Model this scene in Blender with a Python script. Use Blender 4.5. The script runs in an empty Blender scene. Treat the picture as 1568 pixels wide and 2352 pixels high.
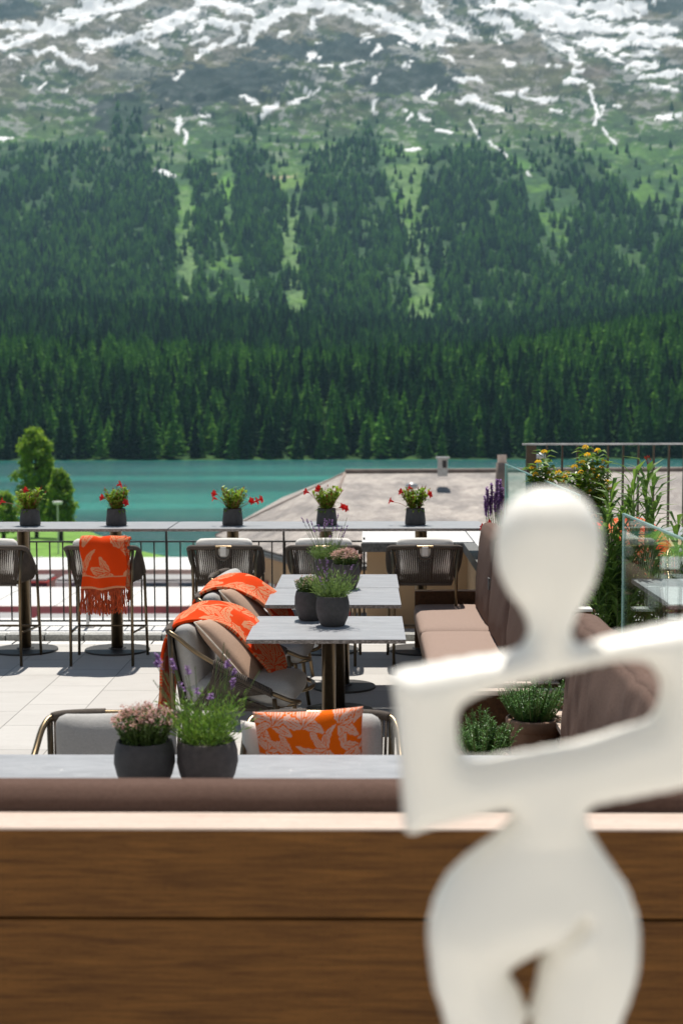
import bpy, math, random
import numpy as np
from mathutils import Vector, Matrix, geometry
R = math.radians
# ------------------------------------------------------------------ camera
EYE = 1.97; FPX = 3267.0; PX0, PY0 = 784.0, 1176.0      # photograph measured on a 1568 x 2352 grid
YAW = R(0.98); PITCH = R(4.306); ROLL = R(0.17)
fwd = Vector((-math.sin(YAW)*math.cos(PITCH), math.cos(YAW)*math.cos(PITCH), -math.sin(PITCH)))
rgt = Vector((math.cos(YAW), math.sin(YAW), 0))
upv = rgt.cross(fwd)
r2 = rgt*math.cos(ROLL) - upv*math.sin(ROLL)
u2 = upv*math.cos(ROLL) + rgt*math.sin(ROLL)
sc = bpy.context.scene
col = sc.collection
cam = bpy.data.cameras.new('camera'); camo = bpy.data.objects.new('camera', cam); col.objects.link(camo)
mx = Matrix((r2, u2, -fwd)).transposed().to_4x4(); mx.translation = Vector((0, 0, EYE))
camo.matrix_world = mx
cam.sensor_fit = 'HORIZONTAL'; cam.sensor_width = 24.0; cam.lens = 50.0
cam.clip_start = 0.05; cam.clip_end = 12000
cam.dof.use_dof = True; cam.dof.focus_distance = 7.8; cam.dof.aperture_fstop = 3.3; cam.dof.aperture_blades = 0
sc.camera = camo
# ------------------------------------------------------------------ light
SUN_EL = R(68); SUN_AZ = R(-1.5)      # azimuth from +Y (the lake side), the sun stands beyond the mountain
w = bpy.data.worlds.new('World'); sc.world = w; w.use_nodes = True
wn = w.node_tree; wn.nodes.clear()
sky = wn.nodes.new('ShaderNodeTexSky'); sky.sky_type = 'NISHITA'; sky.sun_disc = False
sky.sun_elevation = SUN_EL; sky.sun_rotation = SUN_AZ; sky.altitude = 1800; sky.air_density = 1.0; sky.dust_density = 1.0; sky.ozone_density = 1.0
bg = wn.nodes.new('ShaderNodeBackground'); bg.inputs[1].default_value = 0.092
wo = wn.nodes.new('ShaderNodeOutputWorld')
wb = wn.nodes.new('ShaderNodeMix'); wb.data_type = 'RGBA'; wb.blend_type = 'MULTIPLY'; wb.inputs[0].default_value = 1; wb.inputs[7].default_value = (1.0, .90, .78, 1)
wn.links.new(sky.outputs[0], wb.inputs[6]); wn.links.new(wb.outputs[2], bg.inputs[0]); wn.links.new(bg.outputs[0], wo.inputs[0])
sl = bpy.data.lights.new('sun', 'SUN'); sl.energy = 5.0; sl.angle = R(0.53); sl.color = (1.0, 0.95, 0.87)
so = bpy.data.objects.new('sun', sl); col.objects.link(so)
sdir = Vector((math.sin(SUN_AZ)*math.cos(SUN_EL), math.cos(SUN_AZ)*math.cos(SUN_EL), math.sin(SUN_EL)))
so.rotation_euler = sdir.to_track_quat('Z', 'Y').to_euler(); so.location = (0, 0, 30)
sc.view_settings.view_transform = 'Standard'; sc.view_settings.look = 'None'
sc.view_settings.exposure = 0.35; sc.view_settings.gamma = 1.0
sc.cycles.use_denoising = True
sc.cycles.max_bounces = 8; sc.cycles.diffuse_bounces = 4; sc.cycles.transparent_max_bounces = 12
sc.cycles.volume_bounces = 0; sc.cycles.sample_clamp_indirect = 6
rnd = random.Random(7)
# ------------------------------------------------------------------ pixel <-> place
def at(x, y, Y=None, z=None):
    d = r2*((x-PX0)/FPX) - u2*((y-PY0)/FPX) + fwd
    t = Y/d.y if Y is not None else (z-EYE)/d.z
    return Vector((0, 0, EYE)) + d*t
def proj(X, Y, Z):
    Z = Z-EYE
    a = X*r2.x+Y*r2.y+Z*r2.z; b = X*u2.x+Y*u2.y+Z*u2.z; c = X*fwd.x+Y*fwd.y+Z*fwd.z
    return PX0+FPX*a/c, PY0-FPX*b/c
# ------------------------------------------------------------------ materials
def lin(c): return tuple(((v/255)/12.92 if v/255 <= .04045 else ((v/255+.055)/1.055)**2.4) for v in c)
class NT:
    def __init__(s, name):
        s.m = bpy.data.materials.new(name); s.m.use_nodes = True; s.t = s.m.node_tree
        s.p = s.t.nodes['Principled BSDF']
        s.out = s.t.nodes['Material Output']
    def n(s, typ, **k):
        nd = s.t.nodes.new('ShaderNode'+typ)
        for a, b in k.items():
            if a.startswith('i_'):
                q = a[2:]; q = int(q) if q.isdigit() else q.replace('_', ' ')
                nd.inputs[q].default_value = b
            else: setattr(nd, a, b)
        return nd
    def l(s, a, b): s.t.links.new(a, b)
    def ramp(s, fac, stops, interp='LINEAR'):
        r = s.n('ValToRGB'); r.color_ramp.interpolation = interp
        e = r.color_ramp.elements
        while len(e) < len(stops): e.new(0.5)
        for i, (p, c) in enumerate(stops):
            e[i].position = p; e[i].color = (*c, 1) if len(c) == 3 else c
        s.l(fac, r.inputs[0]); return r.outputs[0]
    def math(s, op, a, b=None, c=None):
        nd = s.n('Math', operation=op)
        for i, v in enumerate((a, b, c)):
            if v is None: continue
            if isinstance(v, (int, float)): nd.inputs[i].default_value = v
            else: s.l(v, nd.inputs[i])
        return nd.outputs[0]
    def mix(s, fac, a, b, typ='MIX'):
        nd = s.n('Mix', data_type='RGBA', blend_type=typ)
        for i, v in ((0, fac), (6, a), (7, b)):
            if isinstance(v, (int, float)): nd.inputs[i].default_value = v
            elif isinstance(v, tuple): nd.inputs[i].default_value = (*v, 1)
            else: s.l(v, nd.inputs[i])
        return nd.outputs[2]
    def noise(s, scale, detail=4, vec=None, rough=.55, dist=0, d4=None):
        nd = s.n('TexNoise'); nd.inputs['Scale'].default_value = scale; nd.inputs['Detail'].default_value = detail
        nd.inputs['Roughness'].default_value = rough; nd.inputs['Distortion'].default_value = dist
        if vec is not None: s.l(vec, nd.inputs['Vector'])
        return nd.outputs[0]
    def coord(s, kind='Object', scale=(1, 1, 1), rot=(0, 0, 0)):
        tc = s.n('TexCoord'); mp = s.n('Mapping'); mp.inputs['Scale'].default_value = scale; mp.inputs['Rotation'].default_value = rot
        s.l(tc.outputs[kind], mp.inputs[0]); return mp.outputs[0]
    def bump(s, h, strength=.3, dist=.002):
        b = s.n('Bump'); b.inputs['Strength'].default_value = strength; b.inputs['Distance'].default_value = dist
        s.l(h, b.inputs['Height']); s.l(b.outputs[0], s.p.inputs['Normal'])
    def base(s, c):
        if isinstance(c, tuple): s.p.inputs['Base Color'].default_value = (*c, 1)
        else: s.l(c, s.p.inputs['Base Color'])
    def set(s, rough=None, metal=None, spec=None, sheen=None, trans=None):
        if rough is not None: s.p.inputs['Roughness'].default_value = rough
        if metal is not None: s.p.inputs['Metallic'].default_value = metal
        if spec is not None: s.p.inputs['Specular IOR Level'].default_value = spec
        if sheen is not None: s.p.inputs['Sheen Weight'].default_value = sheen
        if trans is not None: s.p.inputs['Transmission Weight'].default_value = trans
        return s.m
MAT = {}
def simple(name, c, rough=.6, metal=0, nscale=20, var=.25, bump=0, bscale=200, spec=None, sheen=None):
    t = NT(name); v = t.coord(); f = t.noise(nscale, 4, v)
    lo = tuple(x*(1-var) for x in c); hi = tuple(min(1, x*(1+var)) for x in c)
    t.base(t.ramp(f, [(.3, lo), (.7, hi)]))
    if bump: t.bump(t.noise(bscale, 3, v), bump, .002)
    MAT[name] = t.set(rough, metal, spec, sheen); return MAT[name]
def leafmat(name, c1, c2, rough=.45, trans=.35):
    t = NT(name); g = t.n('NewGeometry')
    f = t.math('FRACT', t.math('MULTIPLY', g.outputs['Random Per Island'], 7.31))
    cc = t.ramp(f, [(0, c1), (1, c2)]); t.base(cc); t.set(rough)
    tr = t.n('BsdfTranslucent'); t.l(t.mix(.4, cc, (1, 1, .3), 'MULTIPLY'), tr.inputs[0])
    ms = t.n('MixShader'); ms.inputs[0].default_value = trans
    t.l(t.p.outputs[0], ms.inputs[1]); t.l(tr.outputs[0], ms.inputs[2]); t.l(ms.outputs[0], t.out.inputs[0])
    MAT[name] = t.m; return t.m
def woodmat(name, dark, light, axis='X', rough=.5, scale=1.0, seam=None):
    t = NT(name)
    s = {'X': (1.2, 22, 22), 'Y': (22, 1.2, 22), 'Z': (22, 22, 1.2)}[axis]
    v = t.coord('Object', tuple(q*scale for q in s))
    a = t.noise(2.2, 8, v, .62, .6); b = t.noise(9, 6, v, .7, .3)
    f = t.math('ADD', t.math('MULTIPLY', a, .7), t.math('MULTIPLY', b, .3))
    mid = tuple((p+q)/2 for p, q in zip(dark, light))
    c = t.ramp(f, [(.32, dark), (.5, mid), (.68, light)])
    v2 = t.coord('Object', tuple(q*scale*6 for q in s))
    p = t.noise(6, 2, v2)
    c = t.mix(t.math('MULTIPLY', t.ramp(p, [(.52, (0, 0, 0)), (.7, (1, 1, 1))]), .45), c, tuple(x*.35 for x in dark))
    t.base(c); t.bump(f, .15, .002); MAT[name] = t.set(rough, spec=.18); return t.m
def fabric(name, c, c2=None, weave=900, rough=.95, sheen=0, var=.12):
    t = NT(name); v = t.coord()
    wv = t.noise(weave/5, 2, t.coord('Object', (1, 1, .35)), .6)
    n = t.noise(60, 5, t.coord('Object', (1, 1, 6)), .7)
    c2 = c2 or tuple(x*(1-2*var) for x in c)
    f = t.math('ADD', t.math('MULTIPLY', wv, .4), t.math('MULTIPLY', n, .6))
    t.base(t.ramp(f, [(.25, c2), (.7, c)])); t.bump(t.math('ADD', wv, t.math('MULTIPLY', t.noise(6, 3, v), 3)), .35, .003)
    MAT[name] = t.set(rough, sheen=sheen, spec=.15); return t.m
def patternmat(name, orange, cream):
    """two-tone woven cloth: the leaf motif is stored per vertex in 'band'"""
    t = NT(name); at_ = t.n('Attribute', attribute_name='band')
    c = t.mix(t.ramp(at_.outputs['Fac'], [(.42, (0, 0, 0)), (.58, (1, 1, 1))]), orange, cream)
    v = t.coord(); hz = t.noise(260, 2, v); c = t.mix(t.math('MULTIPLY', hz, .3), c, tuple(x*.6 for x in orange))
    t.base(c); t.bump(t.math('ADD', hz, t.noise(40, 3, v)), .4, .003); MAT[name] = t.set(.95, sheen=.05, spec=.05); return t.m
def motif(U, V, scale, seed, cream=.5):
    r = random.Random(seed); out = np.zeros(U.shape); U = U/scale; V = V/scale
    U = U+.06*np.sin(V*5+seed); V = V+.06*np.sin(U*4+seed)
    nu, nv = int(U.max())+2, int(V.max()/.8)+2
    for gi in range(-1, nu):
        for gj in range(-1, nv):
            cx, cy = gi*1.0+(gj % 2)*.5+r.uniform(-.12, .12), gj*.8+r.uniform(-.1, .1); a0 = r.uniform(0, 6.28); n = r.choice((4, 5, 5)); span = r.uniform(2.2, 3.2); cv = r.choice((-1, 1))*r.uniform(.5, 1.0)
            own = np.zeros(U.shape, bool); new = np.zeros(U.shape)
            for k in range(n):
                f = k-(n-1)/2; a = a0+span*f/(n-1); L = .78*(1-.10*abs(f))*r.uniform(.9, 1.1)
                dx, dy = U-cx, V-cy; s = dx*math.cos(a)+dy*math.sin(a); w_ = -dx*math.sin(a)+dy*math.cos(a)
                w_ = w_-(cv*.8+f*.35)*s*s; t = s/L
                Wd = (.115+.08*cream)*np.sqrt(np.clip(np.sin(np.pi*np.clip(t, 0, 1)**1.2), 0, 1))*(1+.10*np.sin(t*24))
                q = np.abs(w_)/(Wd+1e-6); ins = (t > 0) & (t < 1) & (q < 1)
                vein = ((q < .10) | ((q > .45) & (q < .58) & (t > .3) & (t < .75))) & (t < .85)
                rim = (t > -.02) & (t < 1.06) & (np.abs(w_) < Wd+.035)
                new = np.where(rim & ~ins, 0, new); new = np.where(ins, np.where(vein, 0, 1), new); own |= rim
            if r.random() < .55+cream*.6: out = np.where(own, new, out)
    return out
# ------------------------------------------------------------------ mesh helpers
class MB:
    def __init__(s): s.v = []; s.f = []; s.uv = None; s.mi = []; s.cur = 0
    def mat(s, i): s.cur = i; return s
    def face(s, *idx): s.f.append(idx); s.mi.append(s.cur)
    def box(s, x0, x1, y0, y1, z0, z1):
        b = len(s.v)
        for z in (z0, z1):
            s.v += [(x0, y0, z), (x1, y0, z), (x1, y1, z), (x0, y1, z)]
        for q in ((3, 2, 1, 0), (4, 5, 6, 7), (0, 1, 5, 4), (1, 2, 6, 5), (2, 3, 7, 6), (3, 0, 4, 7)): s.face(*[b+i for i in q])
        return s
    def tube(s, pts, r, n=8, r_end=None, caps=True):
        pts = [Vector(p) for p in pts]; m = len(pts); b = len(s.v)
        up = None
        for i, p in enumerate(pts):
            t = (pts[min(i+1, m-1)]-pts[max(i-1, 0)]).normalized()
            if up is None:
                up = Vector((0, 0, 1)) if abs(t.z) < .9 else Vector((1, 0, 0))
            a = (up-t*up.dot(t)).normalized(); up = a; c = t.cross(a)
            rr = r if r_end is None else r+(r_end-r)*i/(m-1)
            if isinstance(r, (list, tuple)): rr = r[i]
            for k in range(n):
                q = 2*math.pi*k/n; s.v.append(tuple(p+(a*math.cos(q)+c*math.sin(q))*rr))
        for i in range(m-1):
            for k in range(n):
                k2 = (k+1) % n
                s.face(b+i*n+k, b+i*n+k2, b+(i+1)*n+k2, b+(i+1)*n+k)
        if caps:
            s.face(*[b+k for k in range(n)][::-1]); s.face(*[b+(m-1)*n+k for k in range(n)])
        return s
    def lathe(s, prof, cx=0, cy=0, n=32, z0=0, sx=1, sy=1):
        b = len(s.v); m = len(prof)
        for r, z in prof:
            for k in range(n):
                q = 2*math.pi*k/n; s.v.append((cx+r*math.cos(q)*sx, cy+r*math.sin(q)*sy, z0+z))
        for i in range(m-1):
            for k in range(n):
                k2 = (k+1) % n; s.face(b+i*n+k, b+i*n+k2, b+(i+1)*n+k2, b+(i+1)*n+k)
        if prof[0][0] > 1e-6: s.face(*[b+k for k in range(n)][::-1])
        if prof[-1][0] > 1e-6: s.face(*[b+(m-1)*n+k for k in range(n)])
        return s
    def cushion(s, c, size, r=.03, bulge=(0, 0, 0), M=None, N=9, wob=0, seed=0):
        """soft box: size = full sizes; bulge pushes each face pair outward in the middle"""
        hx = [q/2 for q in size]; b = len(s.v); idx = {}
        ts = [-1+2*i/N for i in range(N+1)]
        rr = random.Random(seed)
        ph = [rr.uniform(0, 6) for _ in range(6)]
        def vert(p):
            k = tuple(round(q, 4) for q in p)
            if k in idx: return idx[k]
            o = []; d = []
            for a in range(3):
                rad = min(r, hx[a]*.98); inn = hx[a]-rad
                q = max(-inn, min(inn, math.copysign(abs(p[a])**.7, p[a])*hx[a])); o.append(q); d.append(math.copysign(abs(p[a])**.7, p[a])*hx[a]-q)
            L = math.sqrt(sum(x*x for x in d)) or 1
            L = max(L, 1e-9)
            lim = [x/L*min(r, min(hx)*.98) if L > 1e-8 else 0 for x in d]
            q = [o[a]+lim[a] for a in range(3)]
            for a in range(3):
                if bulge[a]:
                    e, f = [x for x in range(3) if x != a]
                    q[a] += p[a]*bulge[a]*(1-p[e]**2)*(1-p[f]**2)
            if wob:
                for a in range(3): q[a] += wob*math.sin(q[(a+1) % 3]*17+ph[a])*math.sin(q[(a+2) % 3]*23+ph[a+3])
            v = Vector(q)
            if M is not None: v = M @ v
            v = v+Vector(c); s.v.append(tuple(v)); idx[k] = len(s.v)-1; return idx[k]
        for a in range(3):
            e, f = [(1, 2), (2, 0), (0, 1)][a]
            for sg in (-1, 1):
                for i in range(N):
                    for j in range(N):
                        q = []
                        for (ii, jj) in ((i, j), (i+1, j), (i+1, j+1), (i, j+1)):
                            p = [0, 0, 0]; p[a] = sg; p[e] = ts[ii]; p[f] = ts[jj]; q.append(vert(p))
                        s.face(*(q if sg > 0 else q[::-1]))
        return s
    def leaf(s, p, d, n, L, W, bend=.2, fold=.25):
        """one pointed leaf: p base, d direction, n rough normal"""
        d = d.normalized(); sd = d.cross(n)
        if sd.length < 1e-4: sd = d.cross(Vector((1, .3, .2)))
        sd.normalize(); nn = sd.cross(d).normalized(); b = len(s.v)
        m = p+d*L*.5+nn*L*bend*.5; t = p+d*L*.98-nn*L*bend*.35
        s.v += [tuple(p), tuple(m+sd*W*.5+nn*W*fold), tuple(t), tuple(m-sd*W*.5+nn*W*fold), tuple(m)]
        s.face(b, b+1, b+4); s.face(b+1, b+2, b+4); s.face(b, b+4, b+3); s.face(b+4, b+2, b+3)
        return s
    def blob(s, p, r, n=6, sq=1.0):
        b = len(s.v); m = max(3, n//2)
        for i in range(m+1):
            th = math.pi*i/m
            for k in range(n):
                q = 2*math.pi*k/n; s.v.append((p[0]+r*math.sin(th)*math.cos(q), p[1]+r*math.sin(th)*math.sin(q), p[2]+r*sq*math.cos(th)))
        for i in range(m):
            for k in range(n):
                k2 = (k+1) % n; s.face(b+i*n+k, b+(i+1)*n+k, b+(i+1)*n+k2, b+i*n+k2)
        return s
    def build(s, name, mats, parent=None, smooth=False, bevel=0, loc=None, rz=None, uv=None):
        me = bpy.data.meshes.new(name); me.from_pydata([tuple(v) for v in s.v], [], s.f)
        mats = mats if isinstance(mats, (list, tuple)) else [mats]
        for m in mats: me.materials.append(MAT[m] if isinstance(m, str) else m)
        if any(s.mi): me.polygons.foreach_set('material_index', s.mi)
        if smooth: me.polygons.foreach_set('use_smooth', [True]*len(s.f))
        if uv is not None:
            l = me.uv_layers.new(name='UVMap'); li = [0]*len(me.loops); me.loops.foreach_get('vertex_index', li)
            l.data.foreach_set('uv', [c for i in li for c in uv[i]])
        me.update()
        o = bpy.data.objects.new(name, me); col.objects.link(o)
        if parent: o.parent = parent
        if loc is not None: o.location = loc
        if rz is not None: o.rotation_euler.z = rz
        if bevel:
            b = o.modifiers.new('bevel', 'BEVEL'); b.width = bevel; b.segments = 2; b.limit_method = 'ANGLE'
        return o
def tag(o, label=None, cat=None, group=None, kind=None):
    if label: o['label'] = label
    if cat: o['category'] = cat
    if group: o['group'] = group
    if kind: o['kind'] = kind
    return o
def thing(name, label, cat, loc=(0, 0, 0), rz=0, group=None):
    o = bpy.data.objects.new(name, None); col.objects.link(o); o.location = loc; o.rotation_euler = (0, 0, rz)
    o.empty_display_size = .1
    return tag(o, label, cat, group)
def copy_tree(o, parent=None):
    c = o.copy(); col.objects.link(c); c.parent = parent
    for ch in list(o.children): copy_tree(ch, c)
    return c
def again(root, loc, rz, label, group=None):
    c = copy_tree(root); c.location = loc; c.rotation_euler = (0, 0, rz); c['label'] = label
    if group: c['group'] = group
    return c
def spline(pts, n=6):
    P = [Vector(p) for p in pts]; P = [P[0]*2-P[1]]+P+[P[-1]*2-P[-2]]; out = []
    for i in range(1, len(P)-2):
        a, b, c, d = P[i-1:i+3]
        for k in range(n):
            t = k/n
            out.append(.5*((2*b)+(c-a)*t+(2*a-5*b+4*c-d)*t*t+(3*b-a-3*c+d)*t**3))
    out.append(P[-2]); return out
# noise on arrays
_pr = np.random.RandomState(3); _perm = _pr.rand(512, 512)
def vnoise(x, y):
    xi = np.floor(x).astype(int); yi = np.floor(y).astype(int); fx = x-xi; fy = y-yi
    fx = fx*fx*(3-2*fx); fy = fy*fy*(3-2*fy)
    a = _perm[xi & 511, yi & 511]; b = _perm[(xi+1) & 511, yi & 511]; c = _perm[xi & 511, (yi+1) & 511]; d = _perm[(xi+1) & 511, (yi+1) & 511]
    return (a*(1-fx)+b*fx)*(1-fy)+(c*(1-fx)+d*fx)*fy
def fbm(x, y, o=5, g=.5):
    s = 0; a = 1; t = 0
    for i in range(o):
        s = s+a*vnoise(x*2**i+17*i, y*2**i+31*i); t += a; a *= g
    return s/t
def ridged(x, y, o=5, g=.5):
    s = 0; a = 1; t = 0
    for i in range(o):
        s = s+a*(1-np.abs(2*vnoise(x*2**i+17*i, y*2**i+31*i)-1)); t += a; a *= g
    return s/t
# ================================================================== far setting: terrain, lake, forest
def terrain_h(X, Y):
    vx = 840+FPX*X/Y
    u = np.clip(vx/1568, -.3, 1.3)
    Zs = [600, 652, 700, 780, 900, 1060, 1200, 1350, 1500, 1750, 2100, 2500, 2700, 3000, 3400, 3900, 4600]
    tab = {0: [-150, -124, -95, 10, 92, 92, 150, 200, 198, 262, 380, 520, 585, 680, 780, 925, 1075],
           .45: [-150, -124, -98, -5, 66, 60, 125, 172, 170, 255, 380, 525, 590, 680, 785, 930, 1090],
           .68: [-150, -124, -98, -5, 72, 66, 80, 125, 135, 235, 372, 520, 585, 680, 785, 930, 1100],
           1: [-150, -124, -96, 10, 130, 150, 155, 180, 196, 262, 380, 520, 585, 675, 775, 925, 1085]}
    us = sorted(tab); s = None
    S = [np.interp(Y, Zs, tab[k]) for k in us]
    s = np.where(u < us[1], S[0]+(S[1]-S[0])*np.clip(u/us[1], -.2, 1), 0)
    s = np.where((u >= us[1]) & (u < us[2]), S[1]+(S[2]-S[1])*(u-us[1])/(us[2]-us[1]), s)
    s = np.where(u >= us[2], S[2]+(S[3]-S[2])*np.clip((u-us[2])/(us[3]-us[2]), 0, 1.2), s)
    h = s*Y/FPX+EYE
    far = np.clip((Y-1500)/1000, 0, 1); up = np.clip((Y-2500)/500, 0, 1)
    h = h+(fbm(X/180+5, Y/300, 4)-.5)*(6+50*far+30*up)*np.clip((Y-680)/200, 0, 1)
    h = h+(ridged(X/120+3, Y/220+9, 4)-.55)*(46*up+14*far)          # rocky ribs
    cl = np.clip(fbm(X/260+40, Y/500+3, 3)*2.2-.75, 0, 1)*up         # cliff steps
    st = (h/46+fbm(X/90, Y/90, 3)*1.2); fr = st-np.floor(st)
    h = h+cl*18*(np.clip((fr-.35)/.3, 0, 1)-fr)
    h = h+(fbm(X/20, Y/26, 5, .6)-.5)*(7*up+2*far)
    h = np.maximum(h, -27)
    return h
SNOW = [((0,100),(70,80),(130,55),(240,5),17), ((0,60),(60,62),9), ((85,80),(150,62),(230,30),10), ((190,105),(300,85),(380,55),(450,30),13), ((250,20),(330,0),8), ((235,50),(275,32),5),
 ((85,128),(125,112),(150,125),(185,155),(225,163),7), ((100,155),(130,152),4), ((340,92),(368,102),5), ((40,175),(40,186),4), ((150,208),(165,205),4), ((85,205),(110,185),3), ((0,318),(22,318),4),
 ((455,5),(500,8),(545,12),10), ((450,65),(480,45),(550,62),11), ((530,28),(590,25),7), ((445,95),(470,90),4), ((460,132),(490,100),(540,88),6), ((575,98),(600,60),(650,25),12), ((600,45),(690,22),9), ((640,78),(665,75),5),
 ((545,105),(560,102),3), ((715,60),(745,30),(760,5),8), ((700,0),(780,20),(850,45),(900,70),(1000,88),13), ((780,0),(830,50),(900,62),11), ((860,20),(920,50),(1010,75),12), ((975,98),(1015,98),6), ((920,98),(945,102),4),
 ((975,0),(1000,40),(1050,70),(1100,82),11), ((1075,0),(1080,8),5), ((1125,35),(1190,80),10), ((1130,85),(1150,92),4), ((1160,5),(1230,30),(1310,60),22), ((1230,5),(1330,30),(1470,15),18), ((1280,60),(1400,60),(1530,68),14),
 ((1250,85),(1300,115),(1330,165),11), ((1330,100),(1450,95),(1568,98),11), ((1420,125),(1505,122),6), ((1430,155),(1500,143),5), ((1365,120),(1410,135),6), ((1468,178),(1535,170),7), ((1545,170),(1568,168),5),
 ((1308,186),(1342,190),6), ((1350,205),(1370,250),(1365,285),3.5), ((1368,275),(1390,240),4), ((1385,292),(1400,315),(1415,330),3), ((1482,197),(1555,212),5), ((1190,212),(1262,228),5), ((1055,228),(1100,235),(1155,248),6),
 ((1140,212),(1170,215),4), ((1265,252),(1285,255),3), ((1410,242),(1430,240),4), ((1505,265),(1550,268),4), ((1045,182),(1070,188),(1100,182),6), ((980,218),(1005,203),5), ((982,222),(1005,242),4), ((855,230),(857,262),6),
 ((674,238),(700,222),(712,212),5), ((690,215),(697,198),4), ((720,215),(735,198),3), ((595,264),(628,240),7), ((565,222),(590,235),6), ((405,178),(418,160),5), ((410,298),(426,268),5), ((424,298),(427,326),3.5),
 ((455,263),(475,260),5), ((462,290),(470,290),4), ((700,130),(722,122),6), ((745,150),(760,152),4), ((785,156),(822,145),5), ((850,128),(872,110),4), ((866,188),(878,180),4), ((938,142),(948,146),4), ((1015,128),(1042,136),4),
 ((928,272),(934,274),4), ((960,272),(975,278),5.5), ((922,252),(926,256),3), ((1000,298),(1038,304),3), ((945,340),(958,340),5), ((370,388),(395,402),7), ((1080,275),(1100,318),2.5), ((1165,142),(1192,150),4), ((1245,150),(1285,156),4),
 ((1125,325),(1165,362),2), ((1222,385),(1222,402),4), ((1455,160),(1500,150),5)]
def segdist(px, py, a, b):
    ax, ay = a; bx, by = b; dx, dy = bx-ax, by-ay; L = dx*dx+dy*dy+1e-6
    t = np.clip(((px-ax)*dx+(py-ay)*dy)/L, 0, 1)
    return np.hypot(px-ax-t*dx, py-ay-t*dy)
def inpoly(px, py, P):
    c = np.zeros(px.shape, bool); n = len(P)
    for i in range(n):
        x1, y1 = P[i]; x2, y2 = P[(i+1) % n]
        if y1 == y2: continue
        c ^= ((y1 > py) != (y2 > py)) & (px < (x2-x1)*(py-y1)/(y2-y1)+x1)
    return c
FOREST = [[(-2500,330),(60,322),(150,335),(330,345),(350,400),(405,430),(412,600),(418,760),(-2500,760)],
 [(250,250),(330,205),(350,215),(330,300),(300,345),(240,330)],
 [(432,395),(470,375),(500,420),(512,480),(480,560),(470,760),(440,760)],
 [(520,350),(560,330),(620,350),(590,400),(650,440),(655,560),(650,760),(510,760),(520,540),(548,430)],
 [(545,265),(610,262),(590,320),(550,320)],
 [(690,430),(735,385),(850,375),(885,430),(905,500),(945,560),(950,760),(690,760)],
 [(700,355),(800,330),(840,260),(870,270),(870,385),(720,390)],
 [(985,350),(1060,325),(1110,335),(1200,400),(1210,470),(1260,560),(1330,610),(1400,770),(1003,770),(985,560),(960,440)],
 [(1190,330),(1290,320),(1400,400),(1440,450),(1330,470),(1240,410)],
 [(1320,470),(1440,455),(1568,520),(4000,560),(4000,790),(1400,790),(1300,560)]]
STRIPS = [[(402,420),(440,420),(452,700),(404,700)], [(645,440),(692,490),(704,720),(646,720)], [(880,440),(965,470),(985,560),(1025,770),(936,770),(930,560)], [(500,560),(540,560),(600,700),(520,700)]]
def masks(X, Y, Z):
    vx, vy = proj(X, Y, Z)
    wx = vx+(fbm(X/45+9, Y/45, 4)-.5)*46; wy = vy+(fbm(X/50+50, Y/50+7, 4)-.5)*30
    wf = vx+(fbm(X/30+9, Y/30, 4)-.5)*40; wg = vy+(fbm(X/30+50, Y/30+7, 4)-.5)*40
    fo = np.zeros(X.shape)
    for P in FOREST: fo = np.maximum(fo, inpoly(wf, wg, P)*1.0)
    for P in STRIPS: fo = np.where(inpoly(wf, wg, P), 0, fo)
    fo = np.where((vy > 765) | (Y < 1560), 1.0, fo)
    return vx, vy, wx, wy, fo
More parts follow.
